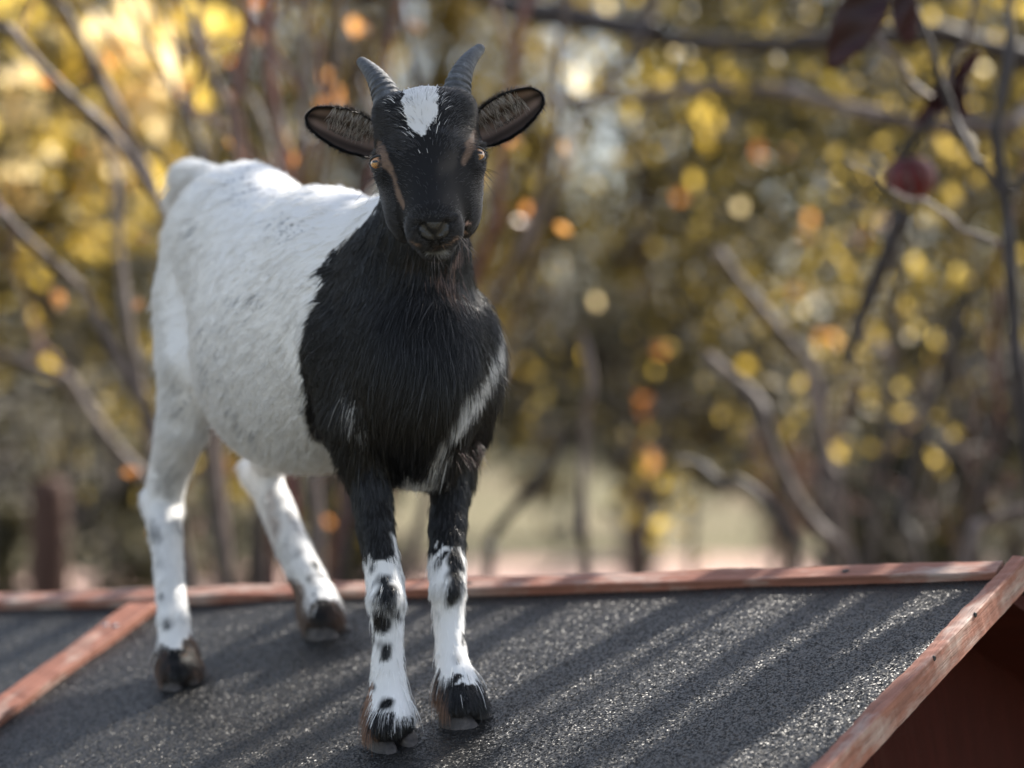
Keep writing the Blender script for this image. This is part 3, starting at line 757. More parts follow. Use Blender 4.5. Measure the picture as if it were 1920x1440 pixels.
# felt: a gently uneven sheet in the roof plane
gu, gv = 170, 90
LU, LV = 2.3, 1.05
U_, V_ = np.meshgrid(np.linspace(-.004, LU, gu), np.linspace(-LV, .030, gv), indexing='ij')
shear = VDs
pts = rA + RU * U_[..., None] - shear * (V_ / (shear @ -RV))[..., None]
q = pts.reshape(-1, 3); hgt = SN(2.2, 71)(q) * .0012 + SN(7, 72)(q) * .0005
q = q + PN * (hgt - .0012)[:, None]
F = [(i * gv + j, (i + 1) * gv + j, (i + 1) * gv + j + 1, i * gv + j + 1) for i in range(gu - 1) for j in range(gv - 1)]
o = link('roof_felt', mesh_np('roof_felt', q, F), bf.m, shelter)
md_ = o.modifiers.new('thick', 'SOLIDIFY'); md_.thickness = .004; md_.offset = -1
# far slope and the roof boards
hz = nrm(np.array([RV[0], RV[1], 0])); apex = rA + RV * .030
fv = nrm(hz * math.cos(math.atan(PL_TAN)) - UP * math.sin(math.atan(PL_TAN)))
def slab(name, o0, du, dv, dn, mat, lu, lv, th, parent):
    V, LC = [], []
    for a_ in (0, 1):
        for b_ in (0, 1):
            for c_ in (0, 1): V.append(o0 + du * lu * a_ + dv * lv * b_ - dn * th * c_); LC.append((lu * a_, lv * b_, th * c_))
    F = [(0, 1, 3, 2), (4, 6, 7, 5), (0, 4, 5, 1), (2, 3, 7, 6), (0, 2, 6, 4), (1, 5, 7, 3)]
    me = grain_mesh(name, V, F, LC); bm = bmesh.new(); bm.from_mesh(me); bmesh.ops.recalc_face_normals(bm, faces=bm.faces); bm.to_mesh(me); bm.free()
    return link(name, me, mat, parent)
FN = np.cross(RU, fv); FN = FN if FN[2] > 0 else -FN
fvs = nrm(np.array([-VDs[0], -VDs[1], VDs[2]])); FN = np.cross(RU, fvs); FN = FN if FN[2] > 0 else -FN
slab('roof_felt', apex - RU * .004 - PN * .001, RU, fvs, FN, bf.m, 2.3, 1.05, .004, shelter)
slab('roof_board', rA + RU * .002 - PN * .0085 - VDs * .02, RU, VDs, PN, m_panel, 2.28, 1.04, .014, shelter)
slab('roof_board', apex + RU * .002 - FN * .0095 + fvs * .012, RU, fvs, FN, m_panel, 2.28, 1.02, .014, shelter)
def screw(c, n_, r, parent, mat, name='screw'):
    n_ = nrm(n_); a = nrm(np.cross(n_, [.3, .2, .9])); b_ = np.cross(n_, a); V = []; k = 14
    for rr_, h_ in ((r, -.001), (r, .0004), (r * .75, .0008), (r * .3, .0003)):
        for j in range(k): V.append(c + (a * math.cos(6.2832 * j / k) + b_ * math.sin(6.2832 * j / k)) * rr_ + n_ * h_)
    F = [(i * k + j, i * k + (j + 1) % k, (i + 1) * k + (j + 1) % k, (i + 1) * k + j) for i in range(3) for j in range(k)]
    me = mesh_np(name, V, F); bm = bmesh.new(); bm.from_mesh(me); bmesh.ops.holes_fill(bm, edges=[e for e in bm.edges if e.is_boundary], sides=0); bmesh.ops.recalc_face_normals(bm, faces=bm.faces); bm.to_mesh(me); bm.free()
    return link(name, me, mat, parent)
bs = NB('screw_steel'); bs.set(Base_Color=(.30, .31, .33, 1), Metallic=.8, Roughness=.45); m_steel = bs.m
bs = NB('rusty_dark_nail'); bs.set(Base_Color=(.008, .007, .007, 1), Roughness=.6); m_nail = bs.m
rb_ = board('ridge_batten', rA - RU * .001, rA + RU * 2.3, RV, PN, .027, .000, .0105, m_wood, shelter, seed=1, nseg=260)
for t in (.165, .62, 1.04, 1.5): screw(rA + RU * t * .85 + RV * .012 + PN * .0106, PN, .0034, rb_, m_nail, 'nail')
# verge board
vin = roof(1876, 1091); vdn = roof(1540, 1445)
VD = nrm(vdn - vin); VO = np.cross(PN, VD); VO = VO if VO @ RU < 0 else -VO
vb = board('verge_board', vin - VD * .031, vin + VD * .95, VO, PN, .0145, -.0150, .0105, m_wood, shelter, seed=2, nseg=200)
def on_line(base, d, px):     # parameter where base + d t projects to image column px (target pixels)
    k = (px - 960) / FPX; return (k * base[1] - base[0]) / (d[0] - k * d[1])
for px_, hh in ((1829, .0085), (1752, .0085)):
    b0 = vin + VO * .0145 + PN * hh; t = on_line(b0, VD, px_); screw(b0 + VD * t, VO, .0022, vb, m_nail, 'nail')
# batten over the felt joint
l0, l1 = roof(292, 1152), roof(0, 1368)
LD = nrm(l1 - l0); LO = np.cross(PN, LD); LO = LO if LO @ RU > 0 else -LO
lb = board('cover_batten', l0 - LD * .006, l0 + LD * 1.0, LO, PN, .036, .0005, .0110, m_wood2, shelter, seed=3, nseg=120)
for t, s_ in ((.052, .012), (.050, .026), (.30, .018)): screw(l0 + LD * t + LO * s_ + PN * .0112, PN, .0032, lb, m_steel)
# rafter and gable wall under the verge
gap = vin + VO * .0 - PN * .031
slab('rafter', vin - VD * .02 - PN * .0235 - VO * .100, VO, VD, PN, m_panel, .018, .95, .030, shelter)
eave = vin + VD * .93
apx = vin - VD * .034
farv = nrm(np.array([-VD[0], -VD[1], VD[2]])); eave2 = apx + farv * .95
def wall(name, pts_, thick, nvec, mat):
    V = [*pts_, *[p_ - nvec * thick for p_ in pts_]]; n_ = len(pts_)
    me = bpy.data.meshes.new(name)
    me.from_pydata([tuple(x) for x in V], [], [tuple(range(n_)), tuple(range(2 * n_ - 1, n_ - 1, -1))] + [(i, i + n_, (i + 1) % n_ + n_, (i + 1) % n_) for i in range(n_)])
    bm = bmesh.new(); bm.from_mesh(me); bmesh.ops.recalc_face_normals(bm, faces=bm.faces); bm.to_mesh(me); bm.free()
    a = me.attributes.new('grain', 'FLOAT_VECTOR', 'POINT')
    a.data.foreach_set('vector', np.array([(x[2], (x @ VD), 0) for x in V], np.float32).ravel())
    return link(name, me, mat, shelter)
drop = -PN * .034 - VO * .105
def flat(p_, z): return np.array([p_[0], p_[1], z])
VOh = nrm(np.array([VO[0], VO[1], 0]))
g0, g1, g2 = eave - VD * .06 + drop, apx + drop + VD * .012, eave2 - farv * .06 + drop
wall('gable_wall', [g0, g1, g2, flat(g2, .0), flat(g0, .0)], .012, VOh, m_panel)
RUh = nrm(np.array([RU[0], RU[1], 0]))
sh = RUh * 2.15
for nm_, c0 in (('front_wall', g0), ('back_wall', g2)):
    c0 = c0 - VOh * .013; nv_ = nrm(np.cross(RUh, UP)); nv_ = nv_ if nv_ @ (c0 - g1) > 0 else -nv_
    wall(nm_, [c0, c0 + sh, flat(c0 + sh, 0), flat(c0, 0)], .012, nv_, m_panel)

# ------------------------------------------------------------------ ground
bg = NB('ground_soil_grass'); v = bg.coords((1, 1, 1))
ns = bg.noise(v, .45, 6, .7); nf = bg.noise(v, 9, 6, .7)
cg = bg.ramp(ns, [(.38, (.22, .17, .13)), (.50, (.14, .15, .09)), (.65, (.075, .095, .055))])
cg = bg.mix(bg.ramp(nf, [(.3, (0, 0, 0)), (.7, (1, 1, 1))]), cg, (.20, .16, .10)); bg.l(cg, bg.b.inputs['Base Color']); bg.set(Roughness=.9, Specular_IOR_Level=.1)
bg.bump(nf, .8, .05)
gv_ = []; gf = []
xs = np.concatenate([[-150], np.linspace(-14, 14, 57), [150]]); ys = np.concatenate([[-60], np.linspace(-3, 45, 97), [220]])
for x in xs:
    for y in ys: gv_.append((x, y, .03 * math.sin(x * 1.3 + y * .7) * math.sin(y * .9) * (1 if abs(x) < 15 and y > 4 else 0) - .005))
for i in range(len(xs) - 1):
    for j in range(len(ys) - 1): gf.append((i * len(ys) + j, (i + 1) * len(ys) + j, (i + 1) * len(ys) + j + 1, i * len(ys) + j + 1))
g = link('ground', mesh_np('ground', gv_, gf), bg.m); tag(g, kind='structure')

bpth = NB('pink_path_soil'); v = bpth.coords((1, 1, 1)); bpth.l(bpth.ramp(bpth.noise(v, 3, 6, .7), [(.3, (.30, .18, .14)), (.7, (.52, .36, .31))]), bpth.b.inputs['Base Color']); bpth.set(Roughness=.9)
V, F = [], []
for i in range(61):
    x = -30 + i; ya = 13.5 + .6 * math.sin(x * .7); yb = 19.5 + .8 * math.sin(x * .5 + 1) + .08 * x
    for j in range(9): V.append((x, ya + (yb - ya) * j / 8, .034))
for i in range(60):
    for j in range(8): F.append((i * 9 + j, (i + 1) * 9 + j, (i + 1) * 9 + j + 1, i * 9 + j + 1))
g = link('path', mesh_np('path', V, F), bpth.m); tag(g, kind='structure')
# ------------------------------------------------------------------ plants
def bark(name, c0, c1, c2, sc=30):
    b = NB(name); v = b.coords((1, 1, .35)); n_ = b.noise(v, sc, 6, .7, .6)
    b.l(b.ramp(n_, [(.3, c0), (.52, c1), (.75, c2)]), b.b.inputs['Base Color']); b.set(Roughness=.6, Specular_IOR_Level=.45)
    b.bump(n_, .6, .004); return b.m
m_grey = bark('grey_brown_bark', (.045, .032, .027), (.13, .095, .08), (.36, .285, .25))
m_red = bark('red_brown_bark', (.05, .018, .014), (.16, .06, .048), (.36, .22, .18))
m_dark = bark('dark_bark', (.012, .009, .009), (.035, .026, .025), (.09, .075, .075))
m_trunk = bark('tree_bark', (.014, .010, .008), (.042, .030, .025), (.10, .078, .066), 12)
def leaf_mat(name, stops, trans=.55, sc=1.2, gloss=.5, det=9.0):
    b = NB(name); v = b.coords((1, 1, 1))
    n1_ = b.noise(v, sc, 2, .5); n2_ = b.noise(v, det, 1, .5)
    ad = b.n('ShaderNodeMath', operation='MULTIPLY_ADD'); b.l(n2_, ad.inputs[0]); ad.inputs[1].default_value = .8; 
    m2 = b.n('ShaderNodeMath', operation='MULTIPLY'); b.l(n1_, m2.inputs[0]); m2.inputs[1].default_value = .8; b.l(m2.outputs[0], ad.inputs[2])
    sb_ = b.n('ShaderNodeMath', operation='SUBTRACT'); b.l(ad.outputs[0], sb_.inputs[0]); sb_.inputs[1].default_value = .3
    c = b.ramp(sb_.outputs[0], stops)
    b.l(c, b.b.inputs['Base Color']); b.set(Roughness=gloss, Specular_IOR_Level=.5)
    tr = b.n('ShaderNodeBsdfTranslucent'); b.l(c, tr.inputs[0]); mx = b.n('ShaderNodeMixShader'); mx.inputs[0].default_value = trans
    b.l(b.b.outputs[0], mx.inputs[1]); b.l(tr.outputs[0], mx.inputs[2]); b.l(mx.outputs[0], b.out.inputs[0]); return b.m
m_yel = leaf_mat('yellow_leaf', [(.38, (.030, .024, .008)), (.54, (.17, .125, .026)), (.66, (.74, .54, .14))], .65)
m_grn = leaf_mat('olive_leaf', [(.38, (.010, .010, .004)), (.56, (.045, .038, .010)), (.72, (.30, .23, .04))])
m_drk = leaf_mat('dark_green_leaf', [(.34, (.008, .009, .004)), (.52, (.020, .019, .008)), (.72, (.09, .07, .02))], .22, gloss=.7)
m_org = leaf_mat('orange_leaf', [(.3, (.50, .16, .04)), (.5, (.62, .28, .08)), (.7, (.76, .42, .14))], .7, gloss=.3)
m_mar = leaf_mat('maroon_leaf', [(.3, (.030, .008, .010)), (.5, (.055, .012, .014)), (.7, (.09, .02, .02))], .25)
def leaves_np(cs, size, flat_=.0, seed=0, down=.3):
    """small bent diamond leaves centred at cs"""
    r = np.random.default_rng(seed); n_ = len(cs)
    a = r.normal(size=(n_, 3)); a[:, 2] -= down; a /= np.linalg.norm(a, axis=1)[:, None]
    b = np.cross(a, r.normal(size=(n_, 3))); b /= np.linalg.norm(b, axis=1)[:, None]
    c = np.cross(a, b); s_ = (size * r.uniform(.6, 1.3, n_))[:, None]
    V = np.stack([cs - a * s_ * .5, cs - a * s_ * .05 + b * s_ * .27 + c * s_ * .07, cs + a * s_ * .5, cs - a * s_ * .05 - b * s_ * .27 + c * s_ * .07, cs + a * s_ * .12], 1).reshape(-1, 3)
    i0 = np.arange(n_)[:, None] * 5
    F = np.concatenate([i0 + [0, 1, 4], i0 + [1, 2, 4], i0 + [4, 2, 3], i0 + [0, 4, 3]]); return V, F
def stem_mesh(name, pts, rad, mat, parent, wob=.01, seed=0, seg=9, n_=26, tipf=.6):
    """wobbly tapered branch through 3-D points"""
    pts = np.array(pts); t = np.linspace(0, len(pts) - 1, n_); i = np.minimum(t.astype(int), len(pts) - 2); f = (t - i)[:, None]
    f = f * f * (3 - 2 * f) if len(pts) > 2 else f
    q = pts[i] * (1 - f) + pts[i + 1] * f
    r = np.random.default_rng(seed + 500); k = r.uniform(2, 7, 3); ph = r.uniform(0, 6, 3)
    tt = np.linspace(0, 1, n_)
    env = np.sin(np.pi * tt) ** .5
    q = q + np.stack([np.sin(tt * k[j] * 3 + ph[j]) for j in range(3)], 1) * wob * env[:, None]
    rr = rad * (1 - (1 - tipf) * tt) * (1 + .10 * np.sin(tt * 37 + ph[0]) + .08 * np.sin(tt * 61 + ph[1]))
    V, F = tube(q, rr, seg); return link(name, mesh_np(name, V, F), mat, parent), q
def px_stem(name, ctl, rpx, mat, parent, **kw):
    pts = [P(*c) for c in ctl]; d = np.mean([c[2] for c in ctl]); return stem_mesh(name, pts, rpx * d / FPX, mat, parent, **kw)

# --- far woodland mass and single trees
def crown_pts(c, rx, ry, rz, n_, seed, nclump=40, cl=.24, hollow=.35):
    r = np.random.default_rng(seed)
    d = r.normal(size=(nclump, 3)); d /= np.linalg.norm(d, axis=1)[:, None]
    cc = d * (hollow + (1 - hollow) * r.random((nclump, 1)) ** .5)
    k = r.integers(0, nclump, n_); w_ = r.uniform(.5, 1.3, nclump)[k][:, None]
    q = cc[k] + r.normal(size=(n_, 3)) * cl * .5 * w_
    return q * np.array([rx, ry, rz]) + np.array(c)
def tree(name, x, y, h, rx, rz, zc, n_, mat, lab, cat, seed, leaf=.10, tr=.12, group=None, trunkmat=None, nclump=22):
    t = empty(name, (x, y, 0)); tag(t, lab, cat, group)
    tm = trunkmat or m_trunk
    stem_mesh('trunk', [(x, y, -.05), (x + .1, y, zc * .6), (x, y, h * .8)], tr, tm, t, wob=.08, seed=seed, seg=12, tipf=.35)
    r = np.random.default_rng(seed)
    for k in range(7):
        a = r.uniform(0, 6.28); z = r.uniform(.35, .7) * h
        stem_mesh('limb', [(x, y, z), (x + math.cos(a) * rx * .45, y + math.sin(a) * rx * .45, z + .25 * h * .5), (x + math.cos(a) * rx * .8, y + math.sin(a) * rx * .8, z + .3 * h)], tr * .4, tm, t, wob=.06, seed=seed + k, seg=7, tipf=.3)
    V, F = leaves_np(crown_pts((x, y, zc), rx, rx * .8, rz, n_, seed, nclump), leaf, seed=seed)
    link('crown', mesh_np('crown', V, F, False), mat, t)
    return t
# the far wood: nobody could count it
r_ = np.random.default_rng(5); cs = []
for k in range(330):
    c = np.array([r_.uniform(-24, 24), r_.uniform(52, 72), r_.uniform(.6, 15)]); cs.append(c + r_.normal(size=(260, 3)) * np.array([1.5, 1.2, 1.3]))
cs = np.concatenate(cs); V, F = leaves_np(cs, .42, seed=5)
o = link('woodland', mesh_np('woodland', V, F, False), leaf_mat('far_leaf', [(.3, (.009, .008, .004)), (.52, (.038, .031, .011)), (.74, (.22, .165, .05))], .5, .12, .45, .9)); tag(o, kind='stuff')
o['label'] = 'olive and yellow wood closing off the field'
G1 = 'trees behind the shelter'
tree('broadleaf_tree', -2.9, 12.5, 6.0, 1.5, 1.7, 3.7, 9000, m_yel, 'bright yellow autumn tree behind the grey stems above the goat rump', 'tree', 31, .10, .10, G1)
tree('broadleaf_tree', -1.0, 15.5, 6.5, 1.5, 1.9, 3.6, 7000, m_yel, 'pale yellow tree glowing behind the goat head and horns', 'tree', 32, .10, .10, G1)
tree('broadleaf_tree', .9, 17.0, 7.0, 1.7, 1.9, 3.5, 8000, m_grn, 'olive tree behind the middle of the field to the right of the ear', 'tree', 33, .11, .13, G1)
tree('broadleaf_tree', 2.5, 14.0, 6.5, 1.4, 2.0, 2.9, 8000, m_grn, 'olive and yellow tree behind the hanging red apple', 'tree', 34, .10, .10, G1)
tree('broadleaf_tree', 3.6, 17.5, 6.5, 1.3, 2.6, 2.6, 6000, m_drk, 'dark green tree at the right edge behind the thin dark stem', 'tree', 35, .11, .12, G1)
G2 = 'bushes at the edge of the field'
tree('evergreen_bush', -2.15, 9.5, 1.7, .95, .75, .75, 7000, m_drk, 'dark low bush behind the left stems beside the brown post', 'bush', 41, .06, .04, G2)
tree('evergreen_bush', -.95, 11.0, 1.7, .6, .6, .8, 3500, m_drk, 'dark low bush behind the hind legs of the goat', 'bush', 42, .06, .04, G2)
tree('evergreen_bush', 1.15, 21.0, 3.0, 1.3, .65, 1.55, 5000, m_drk, 'dark rounded bush standing beyond the pale field', 'bush', 43, .10, .06, G2)
tree('evergreen_bush', 2.25, 11.5, 2.2, .75, .95, .9, 5000, m_drk, 'dark brushy bush above the right corner of the roof', 'bush', 44, .06, .04, G2)

m_rus = leaf_mat('russet_leaf', [(.3, (.12, .06, .04)), (.5, (.24, .13, .09)), (.7, (.42, .27, .20))], .4)
tree('russet_bush', 1.13, 10.0, 1.5, .17, .26, 1.05, 900, m_rus, 'small russet brown bush at the right side of the pale field', 'bush', 49, .05, .02, G2)
tree('evergreen_bush', -1.30, 7.4, 1.75, .55, .62, .85, 5000, m_drk, 'dark twiggy bush low behind the brown post', 'bush', 45, .05, .03, G2)
tree('evergreen_bush', 1.36, 8.2, 1.9, .32, .66, .85, 3500, m_drk, 'dark narrow bush right of the pale field', 'bush', 46, .05, .03, G2)
tree('evergreen_bush', 1.28, 6.6, 1.9, .42, .60, .92, 4200, m_drk, 'dark bush behind the right end of the ridge', 'bush', 47, .045, .03, G2)
tree('evergreen_bush', .22, 17.5, 1.6, .22, .22, .78, 700, m_grn, 'small olive bush on the pale field beside the goat chest', 'bush', 50, .06, .02, G2)
tree('evergreen_bush', 1.02, 19.0, 1.6, .34, .20, .86, 900, m_drk, 'small dark bush on the pale field in front of the russet one', 'bush', 51, .06, .02, G2)
tree('evergreen_bush', 2.0, 18.0, 1.8, .5, .5, .80, 2200, m_drk, 'dark bush at the right end of the pale field', 'bush', 52, .07, .03, G2)
tree('evergreen_bush', .62, 24.0, 3.0, 1.6, .55, 1.35, 5000, m_drk, 'long low dark bush on the far side of the pale field', 'bush', 48, .10, .06, G2)
# slender leafy saplings in the middle distance: countable sprays of yellow green leaves
def sapling(lab, ctl, rpx, n_, mat, seed, leaf=.045, spread=.16, sub=7):
    base = P(*ctl[0]); t = empty('leafy_sapling', (base[0], base[1], 0)); tag(t, lab, 'sapling', 'yellow leaved saplings')
    pts = [np.array([base[0], base[1], 0.0])] + [P(*c) for c in ctl]
    d = ctl[0][2]
    _, q = stem_mesh('stem', pts, rpx * d / FPX, m_trunk, t, wob=.02, seed=seed, tipf=.3)
    r = np.random.default_rng(seed); cl = []
    up = q[len(q) // 3:]
    for k in range(sub):
        s0 = up[r.integers(0, len(up))]; e = s0 + r.normal(size=3) * np.array([.34, .25, .26]); mid_ = (s0 + e) / 2 + r.normal(size=3) * .04
        _, qq = stem_mesh('twig', [s0, mid_, e], rpx * d / FPX * .35, m_trunk, t, wob=.01, seed=seed + k, seg=6, n_=12, tipf=.4)
        cl.append(qq[3:])
    cl.append(up); cl = np.concatenate(cl)
    cs = cl[r.integers(0, len(cl), n_)] + r.normal(size=(n_, 3)) * spread * .5
    V, F = leaves_np(cs, leaf, seed=seed); link('foliage', mesh_np('foliage', V, F, False), mat, t)
sapling('yellow green sapling right of the goat ear', [(1290, 900, 6.0), (1270, 500, 6.0), (1240, 200, 6.1), (1200, -100, 6.2)], 9, 900, m_yel, 61, .05, .2, 12)
sapling('yellow green sapling whose low sprays hang over the pale field', [(1215, 1000, 5.2), (1225, 850, 5.2), (1260, 650, 5.3), (1330, 450, 5.4)], 7, 420, m_yel, 62, .045, .10, 8)
sapling('olive sapling directly behind the red apple', [(1560, 900, 5.6), (1600, 500, 5.6), (1640, 200, 5.6), (1650, -60, 5.7)], 10, 800, m_grn, 63, .05, .2, 12)
sapling('yellow sapling between the apple and the right edge', [(1800, 900, 5.0), (1790, 600, 5.0), (1820, 250, 5.0), (1800, -60, 5.1)], 9, 800, m_yel, 64, .045, .2, 12)
sapling('olive sapling halfway between the goat and the apple', [(1450, 850, 6.6), (1430, 500, 6.6), (1400, 200, 6.6), (1440, -60, 6.7)], 10, 800, m_grn, 65, .055, .25, 12)
sapling('gold leaved sapling behind the crossing grey stems', [(120, 900, 6.0), (130, 500, 6.0), (180, 200, 6.0), (250, -60, 6.0)], 10, 500, m_yel, 66, .06, .25, 12)
sapling('gold leaved sapling showing between the goat legs', [(430, 1000, 5.6), (420, 870, 5.6), (390, 780, 5.6), (370, 700, 5.7)], 7, 320, m_yel, 67, .05, .12, 6)
sapling('gold leaved sapling at the left edge of the picture', [(-40, 900, 5.2), (10, 400, 5.2), (40, 150, 5.2)], 9, 500, m_yel, 68, .055, .22, 8)

# grey multi-stemmed shrub behind the goat
shrub = empty('multi_stemmed_shrub', (-.42, 3.5, 0)); tag(shrub, 'bare grey and red brown shrub fanning out of the ground behind the goat', 'shrub')
ST = [([(430, 1500, 3.5), (290, 800, 3.45), (170, 560, 3.4), (0, 395, 3.3), (-80, 330, 3.3)], 17, m_grey), ([(460, 1500, 3.5), (380, 520, 3.4), (190, 240, 3.3), (0, 50, 3.2), (-60, 0, 3.2)], 17, m_grey),
      ([(470, 1500, 3.6), (400, 640, 3.5), (270, 330, 3.5), (110, 20, 3.45), (90, -60, 3.4)], 19, m_grey), ([(400, 1500, 3.7), (290, 1000, 3.7), (262, 640, 3.7), (215, 350, 3.75), (170, 200, 3.8)], 17, m_grey),
      ([(500, 1500, 3.6), (470, 700, 3.5), (420, 180, 3.4), (320, -40, 3.3)], 14, m_grey), ([(430, 1500, 4.2), (300, 930, 4.2), (120, 720, 4.2), (-20, 655, 4.2)], 20, m_grey),
      ([(480, 1500, 3.8), (480, 700, 3.7), (375, 260, 3.7), (215, -60, 3.7)], 13, m_dark), ([(520, 1500, 3.7), (490, 600, 3.6), (455, 200, 3.6), (470, -60, 3.6)], 15, m_red),
      ([(540, 1500, 3.7), (530, 600, 3.7), (520, 250, 3.7), (505, -60, 3.7)], 20, m_red), ([(560, 1500, 3.8), (590, 700, 3.8), (600, 320, 3.8), (640, -60, 3.8)], 13, m_grey),
      ([(575, 1500, 3.6), (590, 980, 3.6), (565, 500, 3.6), (555, 200, 3.6), (590, -60, 3.6)], 15, m_grey), ([(600, 1500, 3.9), (650, 700, 3.9), (700, 250, 3.9), (770, -60, 3.9)], 14, m_red),
      ([(610, 1500, 3.9), (690, 700, 3.9), (790, 250, 3.9), (740, -60, 3.9)], 13, m_dark), ([(500, 1500, 4.0), (505, 1000, 4.0), (440, 500, 4.0), (340, 120, 4.0), (300, -60, 4.0)], 13, m_grey),
      ([(640, 1500, 4.0), (800, 900, 4.0), (960, 500, 3.9), (1040, 200, 3.8), (1080, -60, 3.8)], 13, m_grey), ([(620, 1500, 4.1), (760, 820, 4.1), (930, 380, 4.0), (1000, 0, 3.9), (1010, -60, 3.9)], 15, m_red),
      ([(480, 1500, 4.3), (420, 1150, 4.3), (380, 900, 4.3), (450, 600, 4.3)], 17, m_dark), ([(560, 1500, 4.3), (600, 1100, 4.3), (590, 900, 4.3), (640, 600, 4.3)], 19, m_trunk)]
def rooted(ctl):
    b = P(*ctl[0]); return [np.array([b[0], b[1], -.03])] + [P(*c) for c in ctl]
r_ = np.random.default_rng(9)
bushq = []
for k, (ctl, rp, mt) in enumerate(ST):
    pts = rooted(ctl); d = ctl[0][2]
    so_, q = stem_mesh('stem', pts, rp * .78 * d / FPX, mt, shrub, wob=.012, seed=k, n_=44, tipf=.55)
    bushq.append(q[16:])
bq = np.concatenate(bushq)
for k in range(46):
    s0 = bq[r_.integers(0, len(bq))]
    e = s0 + np.array([r_.normal() * .14, r_.normal() * .12, r_.uniform(.12, .45)])
    stem_mesh('twig', [s0, (s0 + e) / 2 + r_.normal(size=3) * .02, e], r_.uniform(.0022, .005), (m_grey, m_red, m_red)[k % 3], shrub, wob=.008, seed=900 + k, seg=6, n_=14, tipf=.4)
lf = bq[r_.integers(0, len(bq), 60)] + r_.normal(size=(60, 3)) * .05
V, F = leaves_np(lf, .030, seed=77); link('foliage', mesh_np('foliage', V, F, False), m_org, shrub)

# apple tree reaching in from the right
apt = empty('apple_tree', (1.25, 4.6, 0)); tag(apt, 'apple tree whose bare limbs cross the top and right of the picture', 'apple tree')
stem_mesh('trunk', [(1.35, 4.7, -.05), (1.33, 4.6, 1.2), (1.25, 4.5, 2.2), (1.2, 4.45, 3.2)], .075, m_trunk, apt, wob=.03, seed=3, seg=16, n_=40, tipf=.6)
LM = [([(2150, 60, 4.4), (1920, 130, 4.3), (1760, 70, 4.3), (1500, 68, 4.4), (1230, 60, 4.5), (1040, 10, 4.6)], 26, m_trunk, .5),
      ([(2150, 130, 4.3), (1900, 225, 4.0), (1700, 212, 4.0), (1480, 195, 4.1), (1300, 168, 4.2), (1020, 182, 4.3)], 17, m_grey, .5),
      ([(1240, 60, 4.5), (900, -20, 4.7), (560, 0, 4.8), (250, -30, 5.0)], 24, m_dark, .8),
      ([(1260, -40, 4.5), (1190, 80, 4.5), (1080, 250, 4.5), (980, 480, 4.4)], 10, m_grey, .6)]
for k, (ctl, rp, mt, tp) in enumerate(LM): stem_mesh('limb', [P(*c) for c in ctl], rp * ctl[0][2] / FPX, mt, apt, wob=.02, seed=40 + k, n_=50, seg=12, tipf=tp)
yo = []
for k, (ctl, n_, sp) in enumerate((([(1250, 60, 4.6), (1330, 240, 4.6)], 26, .05), ([(1700, 110, 4.4), (1850, 300, 4.5)], 40, .16), ([(1400, 90, 4.5), (1550, 130, 4.5)], 40, .12))):
    a, b = P(*ctl[0]), P(*ctl[1]); t = r_.random((n_, 1)); yo.append(a + (b - a) * t + r_.normal(size=(n_, 3)) * sp)
V, F = leaves_np(np.concatenate(yo), .042, seed=12); link('foliage', mesh_np('foliage', V, F, False), m_yel, apt)

# slanting stems of the shrub behind the right half
sh2 = empty('bramble_shrub', (.6, 4.2, 0)); tag(sh2, 'sparse leaning grey stems behind the roof ridge to the right of the goat', 'shrub')
for k, (ctl, rp, mt) in enumerate((([(1700, 1400, 3.9), (1560, 1000, 3.9), (1420, 780, 3.9), (1330, 660, 4.0)], 16, m_grey), ([(1600, 1400, 4.2), (1570, 900, 4.2), (1500, 660, 4.2), (1345, 475, 4.2)], 18, m_grey),
      ([(1560, 1300, 3.8), (1480, 1020, 3.8), (1380, 900, 3.8), (1270, 868, 3.8)], 15, m_dark), ([(1115, 1500, 3.9), (1110, 1000, 3.9), (1100, 760, 3.9), (1090, 620, 3.9)], 12, m_grey),
      ([(860, 1250, 4.1), (920, 1020, 4.1), (1000, 900, 4.1), (1070, 820, 4.1)], 12, m_dark), ([(1640, 1500, 4.6), (1620, 1000, 4.6), (1680, 600, 4.6), (1700, 400, 4.6)], 13, m_trunk),
      ([(1740, 1500, 4.4), (1700, 1000, 4.4), (1760, 700, 4.4), (1850, 500, 4.4)], 14, m_dark), ([(1820, 1500, 4.2), (1840, 1000, 4.2), (1900, 700, 4.2)], 13, m_trunk),
      ([(1780, 1080, 3.6), (1850, 1000, 3.6), (1960, 930, 3.6)], 16, m_grey), ([(1530, 1500, 4.8), (1540, 1000, 4.8), (1560, 700, 4.8)], 16, m_dark))):
    pts = [P(*c) for c in ctl]; b = pts[0].copy(); b[2] = -.02; stem_mesh('stem', [b] + pts, rp * ctl[0][2] / FPX, mt, sh2, wob=.015, seed=70 + k, n_=36, tipf=.6)
for k in range(40):
    a = P(r_.uniform(1480, 1950), r_.uniform(600, 1080), r_.uniform(4.0, 5.2)); e = a + r_.normal(size=3) * np.array([.10, .08, .22])
    stem_mesh('twig', [a, (a + e) / 2 + r_.normal(size=3) * .02, e], r_.uniform(.002, .005), (m_grey, m_red, m_trunk)[k % 3], sh2, wob=.008, seed=300 + k, seg=6, n_=12, tipf=.5)

